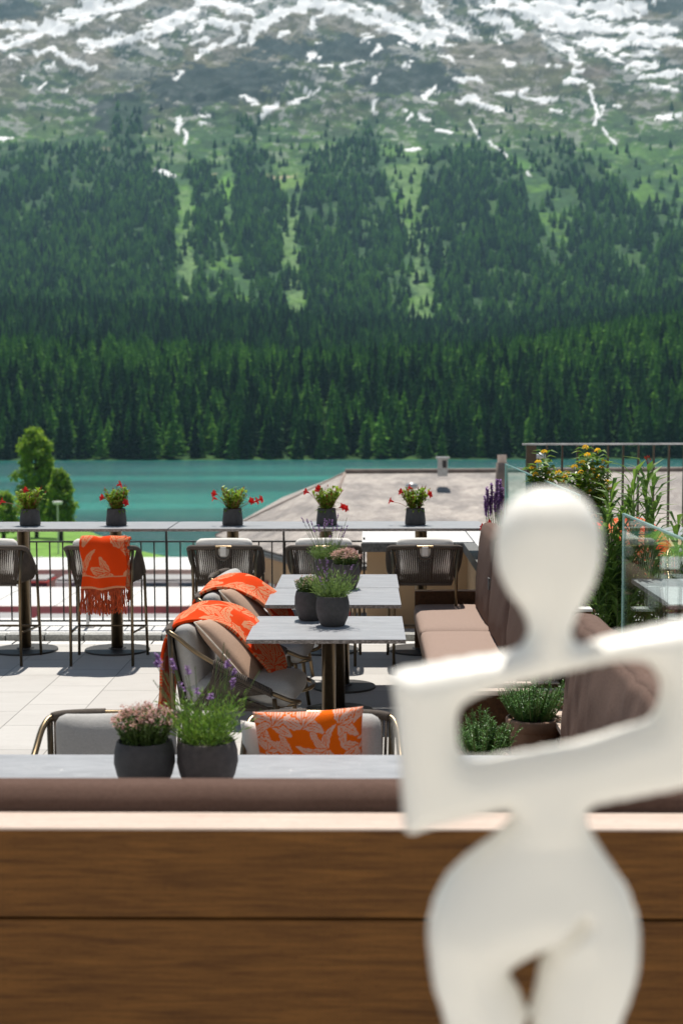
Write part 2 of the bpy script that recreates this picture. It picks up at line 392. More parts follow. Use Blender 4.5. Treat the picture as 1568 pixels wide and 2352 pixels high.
def far_terrain():
    nr, nc = 860, 780
    Y = 640*(4700/640)**np.linspace(0, 1, nr); U = np.linspace(-1250, 2400-840+480, nc)/1.0
    U = np.concatenate([np.linspace(-.75, -.335, 70), np.linspace(-.33, .30, nc-140), np.linspace(.305, .70, 70)])
    YY, UU = np.meshgrid(Y, U, indexing='ij'); XX = UU*YY
    ZZ = terrain_h(XX, YY)
    sn = np.zeros(XX.shape)
    vx, vy, wx, wy, fo = masks(XX, YY, ZZ)
    qx = XX/YY*3267; qy = vy
    wx2 = vx+(fbm(qx/34+9, qy/22, 4, .55)-.5)*60; wy2 = vy+(fbm(qx/40+50, qy/20+7, 4, .55)-.5)*34
    wv = .35+1.5*fbm(qx/24+70, qy/12+3, 4, .6)
    for s in SNOW:
        w_ = s[-1]
        for a, b in zip(s[:-2], s[1:-1]):
            if w_ < 4:
                k = .38; d = segdist(vx+(wx2-vx)*k, vy+(wy2-vy)*k, a, b)
            else: d = segdist(wx2, wy2, a, b)
            sn = np.maximum(sn, np.clip((w_*np.where(w_ > 7, .86, .95)*wv-d)/1.4+.5, 0, 1))
    holes = np.clip((fbm(qx/30+3, qy/12+8, 4, .55)-.64)*18, 0, 1); sn = np.where(vy < 170, sn*(1-holes*.9), sn)
    extra = np.clip((fbm(qx/34+90, qy/13+60, 4, .55)-(.67+np.clip((vy-20)/900, -1, .25)))*22, 0, 1)*(vy < 200)
    sn = np.maximum(sn, extra)
    # ground colours (albedo)
    sh = qx+.55*(qy-300)*np.sign(qx-760)*np.clip(np.abs(qx-760)/250, 0, 1)      # strata lean down and away from the middle
    n1 = fbm(sh/46, qy/16, 5, .58)[..., None]; n2 = fbm(sh/13+7, qy/6, 4, .6)[..., None]; n3 = fbm(qx/120+4, qy/60, 3)[..., None]; n4 = fbm(sh/24+60, qy/9+20, 4, .6)[..., None]
    floor_ = np.array([.016, .042, .014]); meadow = np.array([.085, .18, .028]); shrub = np.array([.040, .095, .030]); rock = np.array([.27, .265, .255]); dark = np.array([.015, .028, .020]); brown = np.array([.17, .135, .09])
    st_ = lambda a, lo, w: np.clip((a-lo)/w, 0, 1)
    alt = st_(330-vy, 0, 200)[..., None]
    c = shrub*(.6+.8*n2)+(meadow-shrub)*st_(n1, .46, .12)*(.5+.9*n2)
    olive = np.array([.080, .10, .042])*(.35+1.2*n2)
    c = c*(1-alt)+olive*alt
    dk = st_(n4, .50, .035)*(.35+.5*alt)*np.clip((470-vy)/120, 0, 1)[..., None]; c = c*(1-dk)+dark*(.6+.8*n2)*dk
    rk = st_(n1*.5+n2*.5+.08*alt, .585, .03)*np.clip((420-vy)/150, 0, 1)[..., None]*.85
    c = c*(1-rk)+rock*(.5+n2)*rk
    br = st_(n3, .52, .06)*alt*.55; c = c*(1-br)+brown*(.6+.8*n2)*br
    for (x, y, rx, ry, cc, am) in [(430,480,26,38,(.10,.23,.03),.9), (520,440,18,45,(.11,.25,.03),.95), (660,418,55,16,(.14,.24,.05),.9), (640,402,35,6,(.42,.33,.22),.9), (910,450,45,16,(.11,.24,.03),.9),
            (930,350,55,14,(.11,.22,.04),.8), (1190,375,45,14,(.10,.23,.04),.8), (975,690,25,20,(.10,.22,.03),.8), (1330,510,35,14,(.10,.2,.04),.5), (1450,350,110,12,(.09,.19,.04),.7), (120,300,60,20,(.10,.17,.05),.5),
            (300,170,70,22,(.20,.20,.18),.8), (1150,160,90,22,(.16,.15,.10),.5), (1370,165,40,25,(.16,.12,.10),.7), (380,300,50,20,(.12,.15,.06),.5), (245,342,12,5,(.42,.33,.22),.9), (490,402,8,4,(.42,.33,.22),.9)]:
        e = np.clip(1.6-1.4*np.hypot((wf_ := (wx-x)/rx), (wy-y)/ry), 0, 1)[..., None]*am
        c = c*(1-e)+np.array(cc)*(.8+.5*n2)*e
    for (x, y, rx, ry) in [(480,200,150,45), (590,170,60,45), (760,115,140,26), (930,180,120,36), (640,110,60,20), (870,95,90,12), (30,20,60,20), (1540,15,50,18), (280,260,60,40)]:
        e = np.clip((1.15-np.hypot((wx2-x)/rx, (wy2-y)/ry)+(n4[..., 0]-.5)*1.6)*7, 0, 1)[..., None]*.9
        c = c*(1-e)+np.array([.022, .032, .030])*(.3+1.4*n2)*e
    f = fo[..., None]*.62; c = c*(1-f)+floor_*(.7+n2)*f
    for P in [[(412,430),(436,430),(440,740),(418,740)], [(652,450),(684,500),(690,740),(655,740)], [(905,470),(955,520),(965,560),(1006,770),(946,770),(945,560)], [(880,380),(985,370),(965,440),(1000,480),(930,480)]]:
        e = inpoly(wx, wy, P)[..., None]*.8*np.clip(n2*2.4-.5, 0, 1); c = c*(1-e)+np.array([.15, .24, .085])*e
    s3 = sn[..., None]; c = c*(1-s3)+np.array([.88, .87, .86])*s3
    ZZ = ZZ+sn*1.2
    v = np.stack([XX, YY, ZZ], -1).reshape(-1, 3)
    i = np.arange(nr*nc).reshape(nr, nc)
    q = np.stack([i[:-1, :-1], i[:-1, 1:], i[1:, 1:], i[1:, :-1]], -1).reshape(-1, 4)
    me = bpy.data.meshes.new('mountain'); me.vertices.add(len(v)); me.vertices.foreach_set('co', v.astype('f').ravel())
    me.loops.add(q.size); me.loops.foreach_set('vertex_index', q.astype('i').ravel())
    me.polygons.add(len(q)); me.polygons.foreach_set('loop_start', np.arange(0, q.size, 4, dtype='i'))
    me.polygons.foreach_set('use_smooth', np.ones(len(q), bool)); me.update()
    ca = me.color_attributes.new('tint', 'FLOAT_COLOR', 'POINT')
    cc = np.concatenate([c.reshape(-1, 3), np.ones((len(v), 1))], 1).astype('f'); ca.data.foreach_set('color', cc.ravel())
    t = NT('alpine ground'); a = t.n('Attribute', attribute_name='tint'); vv = t.coord()
    nn = t.noise(.16, 6, vv, .7); k = t.ramp(nn, [(.3, (.75, .75, .75)), (.7, (1.3, 1.3, 1.3))])
    sep = t.n('SeparateColor'); t.l(a.outputs['Color'], sep.inputs[0])
    snf = t.ramp(sep.outputs[2], [(.4, (0, 0, 0)), (.6, (1, 1, 1))])
    t.base(t.mix(snf, t.mix(1.0, a.outputs['Color'], k, 'MULTIPLY'), a.outputs['Color'])); t.bump(nn, .5, 4.0); t.set(.9, spec=.1)
    me.materials.append(t.m); o = bpy.data.objects.new('mountain', me); col.objects.link(o)
    tag(o, 'mountain slope with forest, alpine meadows, grey rock and snow patches', kind='structure')
far_terrain()

def conifer_mesh(name, seed, H, W, layers, larch, mats):
    W *= 1.3
    r = random.Random(seed); m = MB()
    m.mat(1).tube([(0, 0, -1.5), (0, 0, H*.5), (0, 0, H*.93)], [.22, .14, .03], 5)
    m.mat(0)
    for i in range(layers):
        f = i/(layers-1); z = H*(.10+.88*f)
        rad = W*(1-f)**(.8 if larch else .95)*(.85+.3*r.random())+.15
        n = 10 if f < .7 else 7; off = r.random()*6
        lay = H*.88/layers
        for k in range(n):
            if r.random() < .08: continue
            a = off+2*math.pi*(k+r.uniform(-.3, .3))/n; rr = rad*r.uniform(.6, 1.12); zz = z+r.uniform(-.3, .3)*lay
            d = 2*math.pi/n*.62; b = len(m.v); dr = lay*(1.0 if not larch else .35)
            m.v += [(0, 0, zz+lay*.9), (rr*.62*math.cos(a-d), rr*.62*math.sin(a-d), zz-dr*.1), (rr*math.cos(a), rr*math.sin(a), zz-dr*.75), (rr*.62*math.cos(a+d), rr*.62*math.sin(a+d), zz-dr*.1), (rr*.5*math.cos(a), rr*.5*math.sin(a), zz-dr*1.1)]
            m.face(b, b+1, b+2); m.face(b, b+2, b+3); m.face(b+4, b+2, b+1); m.face(b+4, b+3, b+2)
    b = len(m.v); m.v += [(0, 0, H), (.18, 0, H*.92), (-.1, .15, H*.92), (-.1, -.15, H*.92)]; m.face(b, b+1, b+2); m.face(b, b+2, b+3); m.face(b, b+3, b+1)
    me = bpy.data.meshes.new(name); me.from_pydata(m.v, [], m.f); me.polygons.foreach_set('material_index', m.mi)
    for x in mats: me.materials.append(x)
    me.update(); return me
def treemat(name, stops):
    t = NT(name); oi = t.n('ObjectInfo'); g = t.n('NewGeometry')
    c = t.ramp(oi.outputs['Random'], stops)
    k = t.ramp(t.noise(.8, 3, t.coord('Object')), [(.35, (.6, .6, .6)), (.65, (1.35, 1.35, 1.35))])
    cc = t.mix(1.0, c, k, 'MULTIPLY'); t.base(cc); t.set(.8, spec=.15)
    tr = t.n('BsdfTranslucent'); t.l(cc, tr.inputs[0]); ms = t.n('MixShader'); ms.inputs[0].default_value = .3
    t.l(t.p.outputs[0], ms.inputs[1]); t.l(tr.outputs[0], ms.inputs[2]); t.l(ms.outputs[0], t.out.inputs[0]); return t.m
simple('bark', (.07, .05, .035), .9)
spr = treemat('spruce needles', [(0, (.008, .030, .012)), (.3, (.016, .062, .018)), (.6, (.040, .125, .026)), (1, (.08, .22, .035))])
lar = treemat('larch needles', [(0, (.05, .16, .022)), (.6, (.105, .28, .032)), (1, (.20, .42, .05))])
protos = [conifer_mesh('conifer', 1, 23, 3.4, 13, False, [spr, MAT['bark']]), conifer_mesh('conifer', 2, 20, 3.0, 12, False, [spr, MAT['bark']]),
          conifer_mesh('conifer', 3, 25, 3.9, 14, False, [spr, MAT['bark']]), conifer_mesh('larch', 4, 21, 3.6, 12, True, [lar, MAT['bark']])]
def forest():
    rs = np.random.RandomState(11)
    def sample(y0, y1, dens, xpad):
        A = []; n = int(dens*(y1-y0)*((y0+y1)/2)*.62*1.38); y = np.sqrt(rs.uniform(y0**2, y1**2, n)); u = rs.uniform(-.41, .38, n); return u*y, y
    Xa, Ya = [], []
    for (a, b, d) in ((652, 760, .026), (760, 1060, .021), (1060, 1250, .012), (1250, 1560, .017), (1560, 2150, .0135), (2150, 2950, .0125)):
        x, y = sample(a, b, d, 0); Xa.append(x); Ya.append(y)
    X = np.concatenate(Xa); Y = np.concatenate(Ya); Z = terrain_h(X, Y)
    vx, vy, wx, wy, fo = masks(X, Y, Z)
    fade = np.clip((vy-250)/160, .25, 1)
    p = np.where(fo > .5, 1.0, np.where(vy > 330, .14, .05))*fade
    p = np.where((vy < 225), 0.0, p)
    clear = (wx > 1200) & (vy < 690) & (Y > 1500); p = np.where(clear, p*.62, p)
    gap = (fbm(X/28, Y/70, 2) > .60) & (Y > 1500); p = np.where(gap, p*.2, p)
    keep = rs.rand(len(X)) < p; X, Y, Z, vx, vy = X[keep], Y[keep], Z[keep], vx[keep], vy[keep]
    n = len(X); sc_ = rs.uniform(.65, 1.15, n)*np.where(vy < 420, .75, 1)*np.where(Y > 1500, 1.12, 1)
    near = np.where((Y < 790), 1, 0)
    lf = fbm(X/60+77, Y/60, 3); kind = np.where((lf > .52) | (rs.rand(n) < .18), 3, rs.randint(0, 3, n))
    kind = np.where(rs.rand(n) < .25, rs.randint(0, 3, n), kind)
    lp = np.where(Y < 1060, np.where(vx < 420, .50, np.where(vx > 1150, .55, .20))*np.where(Y < 790, .45, 1)+np.where((Y > 840), .35, 0), np.where(Y < 1560, .05, .55)); kind = np.where(rs.rand(n) < lp*(.4+1.2*vnoise(X/30, Y/40)), 3, np.where(kind == 3, np.where(rs.rand(n) < .35, 3, 0), kind))
    order = np.argsort(Y); idx = [i for i in order if -30 < vx[i] < 1598][:285]; mark = np.zeros(n, bool); mark[idx] = True
    tot = []; wide = np.stack([np.where(Y > 1500, 1.3, 1.15), np.where(Y > 1500, 1.3, 1.15), np.where(Y > 1500, .86, 1.0)], -1)*sc_[:, None]
    for j, i in enumerate(idx):
        k = int(kind[i]); o = bpy.data.objects.new('conifer_tree', protos[k]); col.objects.link(o)
        o.location = (X[i], Y[i], Z[i]-.3); o.scale = wide[i]; o.rotation_euler.z = rs.uniform(0, 6.28)
        tag(o, 'tall conifer in the front rows of the forest along the far lake shore', 'tree', 'conifers on the far lake shore'); tot.append(o)
    rest = ~mark; P = np.stack([X, Y, Z-.3], -1)[rest]; S = sc_[rest]; K = kind[rest]
    me = bpy.data.meshes.new('forest'); me.vertices.add(len(P)); me.vertices.foreach_set('co', P.astype('f').ravel())
    a = me.attributes.new('size', 'FLOAT_VECTOR', 'POINT'); a.data.foreach_set('vector', wide[rest].astype('f').ravel())
    for nm, arr, ty in ( ('turn', rs.uniform(0, 6.28, len(P)), 'FLOAT'), ('pick', K, 'INT')):
        a = me.attributes.new(nm, ty, 'POINT'); a.data.foreach_set('value', arr.astype('f' if ty == 'FLOAT' else 'i'))
    o = bpy.data.objects.new('forest', me); col.objects.link(o)
    tag(o, 'dense conifer forest covering the hills and mountain slope beyond the lake', 'forest', kind='stuff')
    g = bpy.data.node_groups.new('forest', 'GeometryNodeTree'); g.interface.new_socket('Geometry', in_out='INPUT', socket_type='NodeSocketGeometry'); g.interface.new_socket('Geometry', in_out='OUTPUT', socket_type='NodeSocketGeometry')
    N = g.nodes; gi = N.new('NodeGroupInput'); go = N.new('NodeGroupOutput'); ip = N.new('GeometryNodeInstanceOnPoints'); join = N.new('GeometryNodeJoinGeometry')
    firsts = []
    for k in range(4):
        src = next(t for t in tot if t.data == protos[k]); firsts.append(src)
    outs = []
    for k, src in enumerate(firsts):
        oi = N.new('GeometryNodeObjectInfo'); oi.inputs['Object'].default_value = src; oi.inputs['As Instance'].default_value = True; oi.transform_space = 'ORIGINAL'
        cmp_ = N.new('FunctionNodeCompare'); cmp_.data_type = 'INT'; cmp_.operation = 'EQUAL'; cmp_.inputs[3].default_value = k
        at_ = N.new('GeometryNodeInputNamedAttribute'); at_.data_type = 'INT'; at_.inputs[0].default_value = 'pick'; g.links.new(at_.outputs[0], cmp_.inputs[2])
        ip = N.new('GeometryNodeInstanceOnPoints'); g.links.new(gi.outputs[0], ip.inputs['Points']); g.links.new(cmp_.outputs[0], ip.inputs['Selection']); g.links.new(oi.outputs['Geometry'], ip.inputs['Instance'])
        a2 = N.new('GeometryNodeInputNamedAttribute'); a2.data_type = 'FLOAT_VECTOR'; a2.inputs[0].default_value = 'size'; g.links.new(a2.outputs[0], ip.inputs['Scale'])
        a3 = N.new('GeometryNodeInputNamedAttribute'); a3.data_type = 'FLOAT'; a3.inputs[0].default_value = 'turn'
        cx = N.new('ShaderNodeCombineXYZ'); g.links.new(a3.outputs[0], cx.inputs[2]); g.links.new(cx.outputs[0], ip.inputs['Rotation'])
        outs.append(ip)
    for ip in outs: g.links.new(ip.outputs[0], join.inputs[0])
    g.links.new(join.outputs[0], go.inputs[0])
    md = o.modifiers.new('forest', 'NODES'); md.node_group = g
    print('trees', n)
forest()
# ---- lake
def lake():
    m = MB(); m.v = [(-1500, 150, -23), (1500, 150, -23), (1500, 720, -23), (-1500, 720, -23)]; m.face(0, 1, 2, 3)
    t = NT('lake water'); v = t.coord('Object', (.35, 1.0, 1))
    c = t.ramp(t.noise(.012, 4, t.coord('Object', (.3, 1.6, 1))), [(.38, (.012, .085, .080)), (.52, (.012, .135, .112)), (.64, (.024, .235, .185))])
    t.base(c); t.set(.22, spec=.5); n = t.noise(1.1, 5, v, .65); t.bump(n, 1.0, .45); t.p.inputs['IOR'].default_value = 1.33
    tag(m.build('lake', t.m), 'turquoise rippled lake below the mountain', kind='structure')
lake()
# ---- near ground down to the shore
def shore_ground():
    nr, nc = 120, 90; Y = np.linspace(13.3, 330, nr); XX, YY = np.meshgrid(np.linspace(-260, 200, nc), Y)
    vx = 840+FPX*XX/YY
    shore = np.interp(vx, [-300, 0, 180, 250, 330, 420, 700, 1600], [318, 302, 290, 262, 238, 226, 222, 222])+(fbm(XX/12, YY/12, 3)-.5)*9
    z = np.where(YY < 120, -12.5, -12.5-10.3*np.clip((YY-120)/(shore-120), 0, 4)); z = z-np.clip((YY-shore)/12, 0, 1)*4
    z += (fbm(XX/20, YY/20, 3)-.5)*.8*(YY > 130)
    m = MB(); m.v = [tuple(p) for p in np.stack([XX, YY, z], -1).reshape(-1, 3)]
    for i in range(nr-1):
        for j in range(nc-1):
            a = i*nc+j; yy = Y[i]; m.mat(0 if yy > 128 else 1); m.face(a, a+1, a+nc+1, a+nc)
    simple('lawn grass', (.13, .27, .025), .9, nscale=.35, var=.35); simple('station ground', (.42, .39, .36), .9, nscale=.6, var=.15)
    tag(m.build('ground', ['lawn grass', 'station ground'], smooth=True), 'lawn and station ground sloping to the lake', kind='structure')
shore_ground()
def leafy_tree(px, pbase, ptop, Y, half, seed, label, n=9000):
    r = random.Random(seed); b = at(px, pbase, Y=Y); top = at(px, ptop, Y=Y).z; H = top-b.z
    root = thing('leafy_tree', label, 'tree', b, group='leafy trees on the near shore')
    t = MB(); t.tube([(0, 0, -1), (.1, 0, H*.35), (0, 0, H*.8)], [.35, .25, .05], 7)
    for k in range(14):
        a = r.uniform(0, 6.28); z = H*r.uniform(.2, .7); L = half*r.uniform(.4, .8)
        t.tube([(0, 0, z), (L*.5*math.cos(a), L*.5*math.sin(a), z+L*.5), (L*math.cos(a), L*math.sin(a), z+L*.9)], [.12, .07, .02], 5)
    t.build('trunk', 'bark', root)
    m = MB(); cl = []
    for k in range(110):
        f = r.uniform(.16, .97); rad = half*(math.sin(math.pi*min(1, f*.75+.22))**.8)*r.uniform(.3, .95); a = r.uniform(0, 6.28)
        cl.append((rad*math.cos(a), rad*math.sin(a), H*f, half*r.uniform(.13, .28)))
    for k in range(n):
        x, y, z, s = r.choice(cl); d = Vector((r.gauss(0, 1), r.gauss(0, 1), r.gauss(0, 1))).normalized()
        p = Vector((x, y, z))+d*s*r.uniform(.5, 1.05)
        m.leaf(p, Vector((r.gauss(0, 1), r.gauss(0, 1), r.gauss(0, 1)-.3)), Vector((r.gauss(0, 1), r.gauss(0, 1), 1)), .55, .42)
    m.build('crown', 'tree leaves', root)
    return root
leafmat('tree leaves', (.15, .27, .03), (.34, .48, .06), .5, .6)
leafy_tree(84, 1237, 984, 215, 4.0, 1, 'tall light green leafy tree on the lawn by the lake, behind the leftmost flower pots')
leafy_tree(140, 1232, 1078, 205, 2.3, 5, 'shorter green tree just right of the tall tree on the shore lawn', 5000)
leafy_tree(8, 1232, 1135, 200, 2.9, 9, 'low bushy green tree at the left edge on the shore lawn', 2600)
# ================================================================== town below the terrace
simple('roof white', (.66, .65, .63), .7, nscale=.5, var=.08); simple('fascia', (.55, .38, .33), .7, nscale=.5)
simple('train red', (.55, .02, .015), .35, nscale=1, var=.1); simple('train grey', (.35, .34, .33), .5); simple('window dark', (.02, .03, .045), .1, nscale=1)
simple('window blue', (.05, .09, .13), .15, nscale=1); simple('dark metal', (.05, .048, .045), .45, nscale=6); simple('galvanised', (.5, .5, .5), .4, .5)
def canopy(x0, x1, yf, yb, zt, th, label):
    root = thing('platform_canopy', label, 'canopy', ((x0+x1)/2, (yf+yb)/2, -12.5), group='long roofs over the station platforms')
    L = (x1-x0)/2; D = (yb-yf)/2; h = zt+12.5
    m = MB(); m.box(-L, L, -D, D, h-.12, h)
    for k in range(int(L*2/3)): m.box(-L+k*3, -L+k*3+.08, -D, D, h, h+.05)
    m.build('roof', 'roof white', root)
    MB().box(-L, L, -D-.1, -D, h-th, h+.03).build('fascia', 'fascia', root)
    m = MB()
    for k in range(int(L*2/8)+1): m.box(-L+2+k*8-.12, -L+2+k*8+.12, -.12, .12, 0, h-.12)
    m.build('column_row', 'dark metal', root)
    MB().box(-L, L, -D+.3, D-.3, 0, .35).build('platform', 'station ground', root)
    return root
canopy(-32, -5.6, 92.2, 100, -8.75, .62, 'far white platform roof nearest the lake, right of the stools')
canopy(-70, -32.6, 93, 100.5, -9.0, .62, 'far white platform roof behind the leftmost stool')
canopy(-32, -3.0, 63, 69.8, -7.0, .55, 'nearest broad white platform roof seen through the railing')
def railcar(x0, x1, y, zt, label, white=False):
    root = thing('railway_carriage', label, 'train', ((x0+x1)/2, y, -12.3), group='railway carriages in the station')
    L = (x1-x0)/2; h = zt+12.3
    MB().box(-L, L, -1.3, 1.3, 1.0, h-.15).build('body', 'roof white' if white else 'train red', root, bevel=.06)
    m = MB(); m.box(-L+.05, L-.05, -1.2, 1.2, h-.15, h); m.build('roof', 'train grey', root, bevel=.05)
    n = int(L*2/2.2)
    for k in range(n):
        x = -L+1+k*2.2
        MB().box(x, x+1.5, -1.34, -1.3, h-.80, h-.24).build('window', 'window blue' if white else 'window dark', root)
    m = MB()
    for k in (-L+2.5, L-2.5):
        m.box(k-1.2, k+1.2, -1, 1, .15, 1.0)
    m.build('bogie', 'dark metal', root)
    MB().box(-L+.1, L-.1, -1.33, -1.3, 1.0, 1.5).build('stripe', 'train red' if white else 'fascia', root)
railcar(-33, -19.5, 87.5, -8.62, 'red railway carriage behind the leftmost stools'); railcar(-19, -5.0, 87.5, -8.62, 'dark windowed white railway carriage between the two middle stools', True)
railcar(-31, -14.6, 60, -7.0, 'dark red carriage low behind the second stool from the left'); railcar(-14.2, -5.0, 60, -7.05, 'red carriage low behind the railing left of the orange throws')
railcar(-40, -18.6, 76, -7.65, 'bright red carriage at the left edge behind the leftmost stool')
MB().box(-36, -2, 71.5, 74, -12.5, -12.1).build('platform', 'station ground'); tag(bpy.data.objects['platform.003'] if 'platform.003' in bpy.data.objects else bpy.context.scene.objects[-1], kind='structure')
# lamp on the lawn
def far_lamp():
    b = at(134, 1262, Y=165); root = thing('street_lamp', 'slim grey lamp post with flat white head on the shore lawn', 'street lamp', b)
    h = at(134, 1152, Y=165).z-b.z
    MB().tube([(0, 0, -1), (0, 0, h)], .09, 8).build('post', 'galvanised', root); MB().lathe([(.1, h-.35), (.55, h-.3), (.6, h), (.1, h+.05)], n=14).build('lamp_head', 'roof white', root)
far_lamp()
# neighbouring building with the big shingled roof
def neighbour():
    t = NT('roof shingles'); v = t.coord('Object', (1, 1, 1))
    br = t.n('TexBrick'); br.inputs['Scale'].default_value = 1.6; br.inputs['Color1'].default_value = (.33, .305, .285, 1); br.inputs['Color2'].default_value = (.45, .42, .39, 1); br.inputs['Mortar'].default_value = (.17, .14, .125, 1)
    br.inputs['Mortar Size'].default_value = .012; br.inputs['Brick Width'].default_value = .3; br.inputs['Row Height'].default_value = .18; t.l(v, br.inputs[0])
    nn = t.noise(.7, 5, v, .6); k = t.ramp(nn, [(.38, (.68, .66, .66)), (.62, (1.25, 1.2, 1.15))])
    t.base(t.mix(1.0, br.outputs[0], k, 'MULTIPLY')); t.bump(br.outputs['Fac'], .4, .03); MAT['roof shingles'] = t.set(.85)
    simple('tan render', (.50, .34, .20), .85, nscale=1.5, var=.1); simple('ridge brown', (.24, .185, .155), .8, nscale=2); simple('shutter red', (.35, .03, .025), .6)
    A = at(494, 1230, z=-4.0); B = at(712, 1292, z=-4.0); R0 = at(792, 1086, Y=66); zr = R0.z
    C = Vector((34, B.y+2, -4.0)); R1 = Vector((34, 69, zr)); D = Vector((34, 92, -4.0)); E = Vector((A.x+1.5, 92, -4.0))
    root = thing('neighbour_house', 'tan house below the terrace with a wide grey brown shingled hip roof', 'house', (B.x, B.y, -12.5)); O = Vector(root.location)
    m = MB(); m.v = [tuple(p-O) for p in (A, B, C, R1, R0, D, E)]
    m.face(0, 1, 4); m.face(1, 2, 3, 4); m.face(4, 3, 5, 6); m.face(6, 0, 4)
    rf = m.build('roof', 'roof shingles', root); md = rf.modifiers.new('thick', 'SOLIDIFY'); md.thickness = .28; md.offset = -1
    m = MB(); rr = [R0-O+Vector((0, 0, .06)), R1-O+Vector((0, 0, .06))]; m.tube(rr, .12, 8); m.tube([B-O, R0-O], .07, 8); m.tube([A-O, R0-O], .06, 8)
    m.build('ridge_cap', 'ridge brown', rf, smooth=True)
    m = MB(); m.tube([A-O+Vector((-.05, -.1, -.2)), B-O+Vector((0, -.15, -.2)), C-O+Vector((0, -.15, -.2))], .11, 8); m.build('gutter', 'dark metal', rf)
    ins = 1.1; mm = MB(); P = [A+Vector((ins*1.3, ins*.2, 0)), B+Vector((ins*.6, ins, 0)), C+Vector((0, ins, 0)), D+Vector((0, -ins, 0)), E+Vector((ins, -ins, 0))]
    mm.v = [(p.x-O.x, p.y-O.y, 0) for p in P]+[(p.x-O.x, p.y-O.y, 8.35) for p in P]
    for i in range(5): mm.face(i, (i+1) % 5, 5+(i+1) % 5, 5+i)
    mm.face(5, 6, 7, 8, 9)
    wl = mm.build('wall', 'tan render', root)
    for (a, b, f, z) in ((P[0], P[1], .35, 5.2), (P[0], P[1], .8, 5.2), (P[1], P[2], .04, 4.9), (P[1], P[2], .12, 4.9)):
        p = a.lerp(b, f)-O; dr = (b-a).normalized(); nrm = Vector((dr.y, -dr.x, 0)); q = MB()
        def bar(off, w_, z0, z1, d0, d1, mb):
            c = [p+dr*(off-w_)+nrm*d0, p+dr*(off+w_)+nrm*d0, p+dr*(off+w_)+nrm*d1, p+dr*(off-w_)+nrm*d1]; k = len(mb.v)
            mb.v += [(x.x, x.y, z0) for x in c]+[(x.x, x.y, z1) for x in c]
            for fz in ((0, 1, 5, 4), (1, 2, 6, 5), (2, 3, 7, 6), (3, 0, 4, 7), (4, 5, 6, 7), (3, 2, 1, 0)): mb.face(*[k+i for i in fz])
        bar(0, .5, z, z+1.5, .003, .03, q); wi = q.build('window', 'window dark', root)
        q = MB(); bar(0, .58, z-.1, z, .003, .12, q); q.build('sill', 'roof white', wi)
        for s in (-.82, .82): q = MB(); bar(s, .28, z-.05, z+1.55, .003, .06, q); q.build('shutter', 'shutter red', root)
    # things on the roof
    c = at(1016, 1078, Y=64); m = MB(); z0 = -O.z
    ch = thing('roof_vent', 'small square metal vent with a dark opening on the roof ridge', 'roof vent', (c.x, c.y, c.z-.3))
    MB().box(-.22, .22, -.22, .22, 0, .78).build('housing', 'galvanised', ch); MB().box(-.02, .17, -.24, -.222, .38, .72).build('opening', 'window dark', ch); MB().box(-.3, .3, -.3, .3, .78, .86).build('cap', 'galvanised', ch)
    c = at(1152, 1110, Y=60); MB().build
    o = MB().lathe([(.30, -1.2), (.27, .2), (.24, .95), (.19, .97), (.19, 1.3), (0, 1.3)], n=20).build('chimney_pot', 'ridge brown', loc=(c.x, c.y, c.z-.1), smooth=True)
    tag(o, 'round tapered brown chimney standing on the neighbouring roof beside the glass screen', 'chimney')
    for (px, py, lab) in ((945, 1108, 'small pale vent stub on the shingled roof behind the rightmost counter pot'), (1240, 1040, 'small pale round vent cowl beyond the dark corner post')):
        c = at(px, py, Y=63); c.z -= .5; o = MB().lathe([(.05, -1), (.05, .2), (.26, .24), (.28, .42), (0, .5)], n=14).build('vent_cowl', 'galvanised', loc=c, smooth=True); tag(o, lab, 'roof vent')
neighbour()
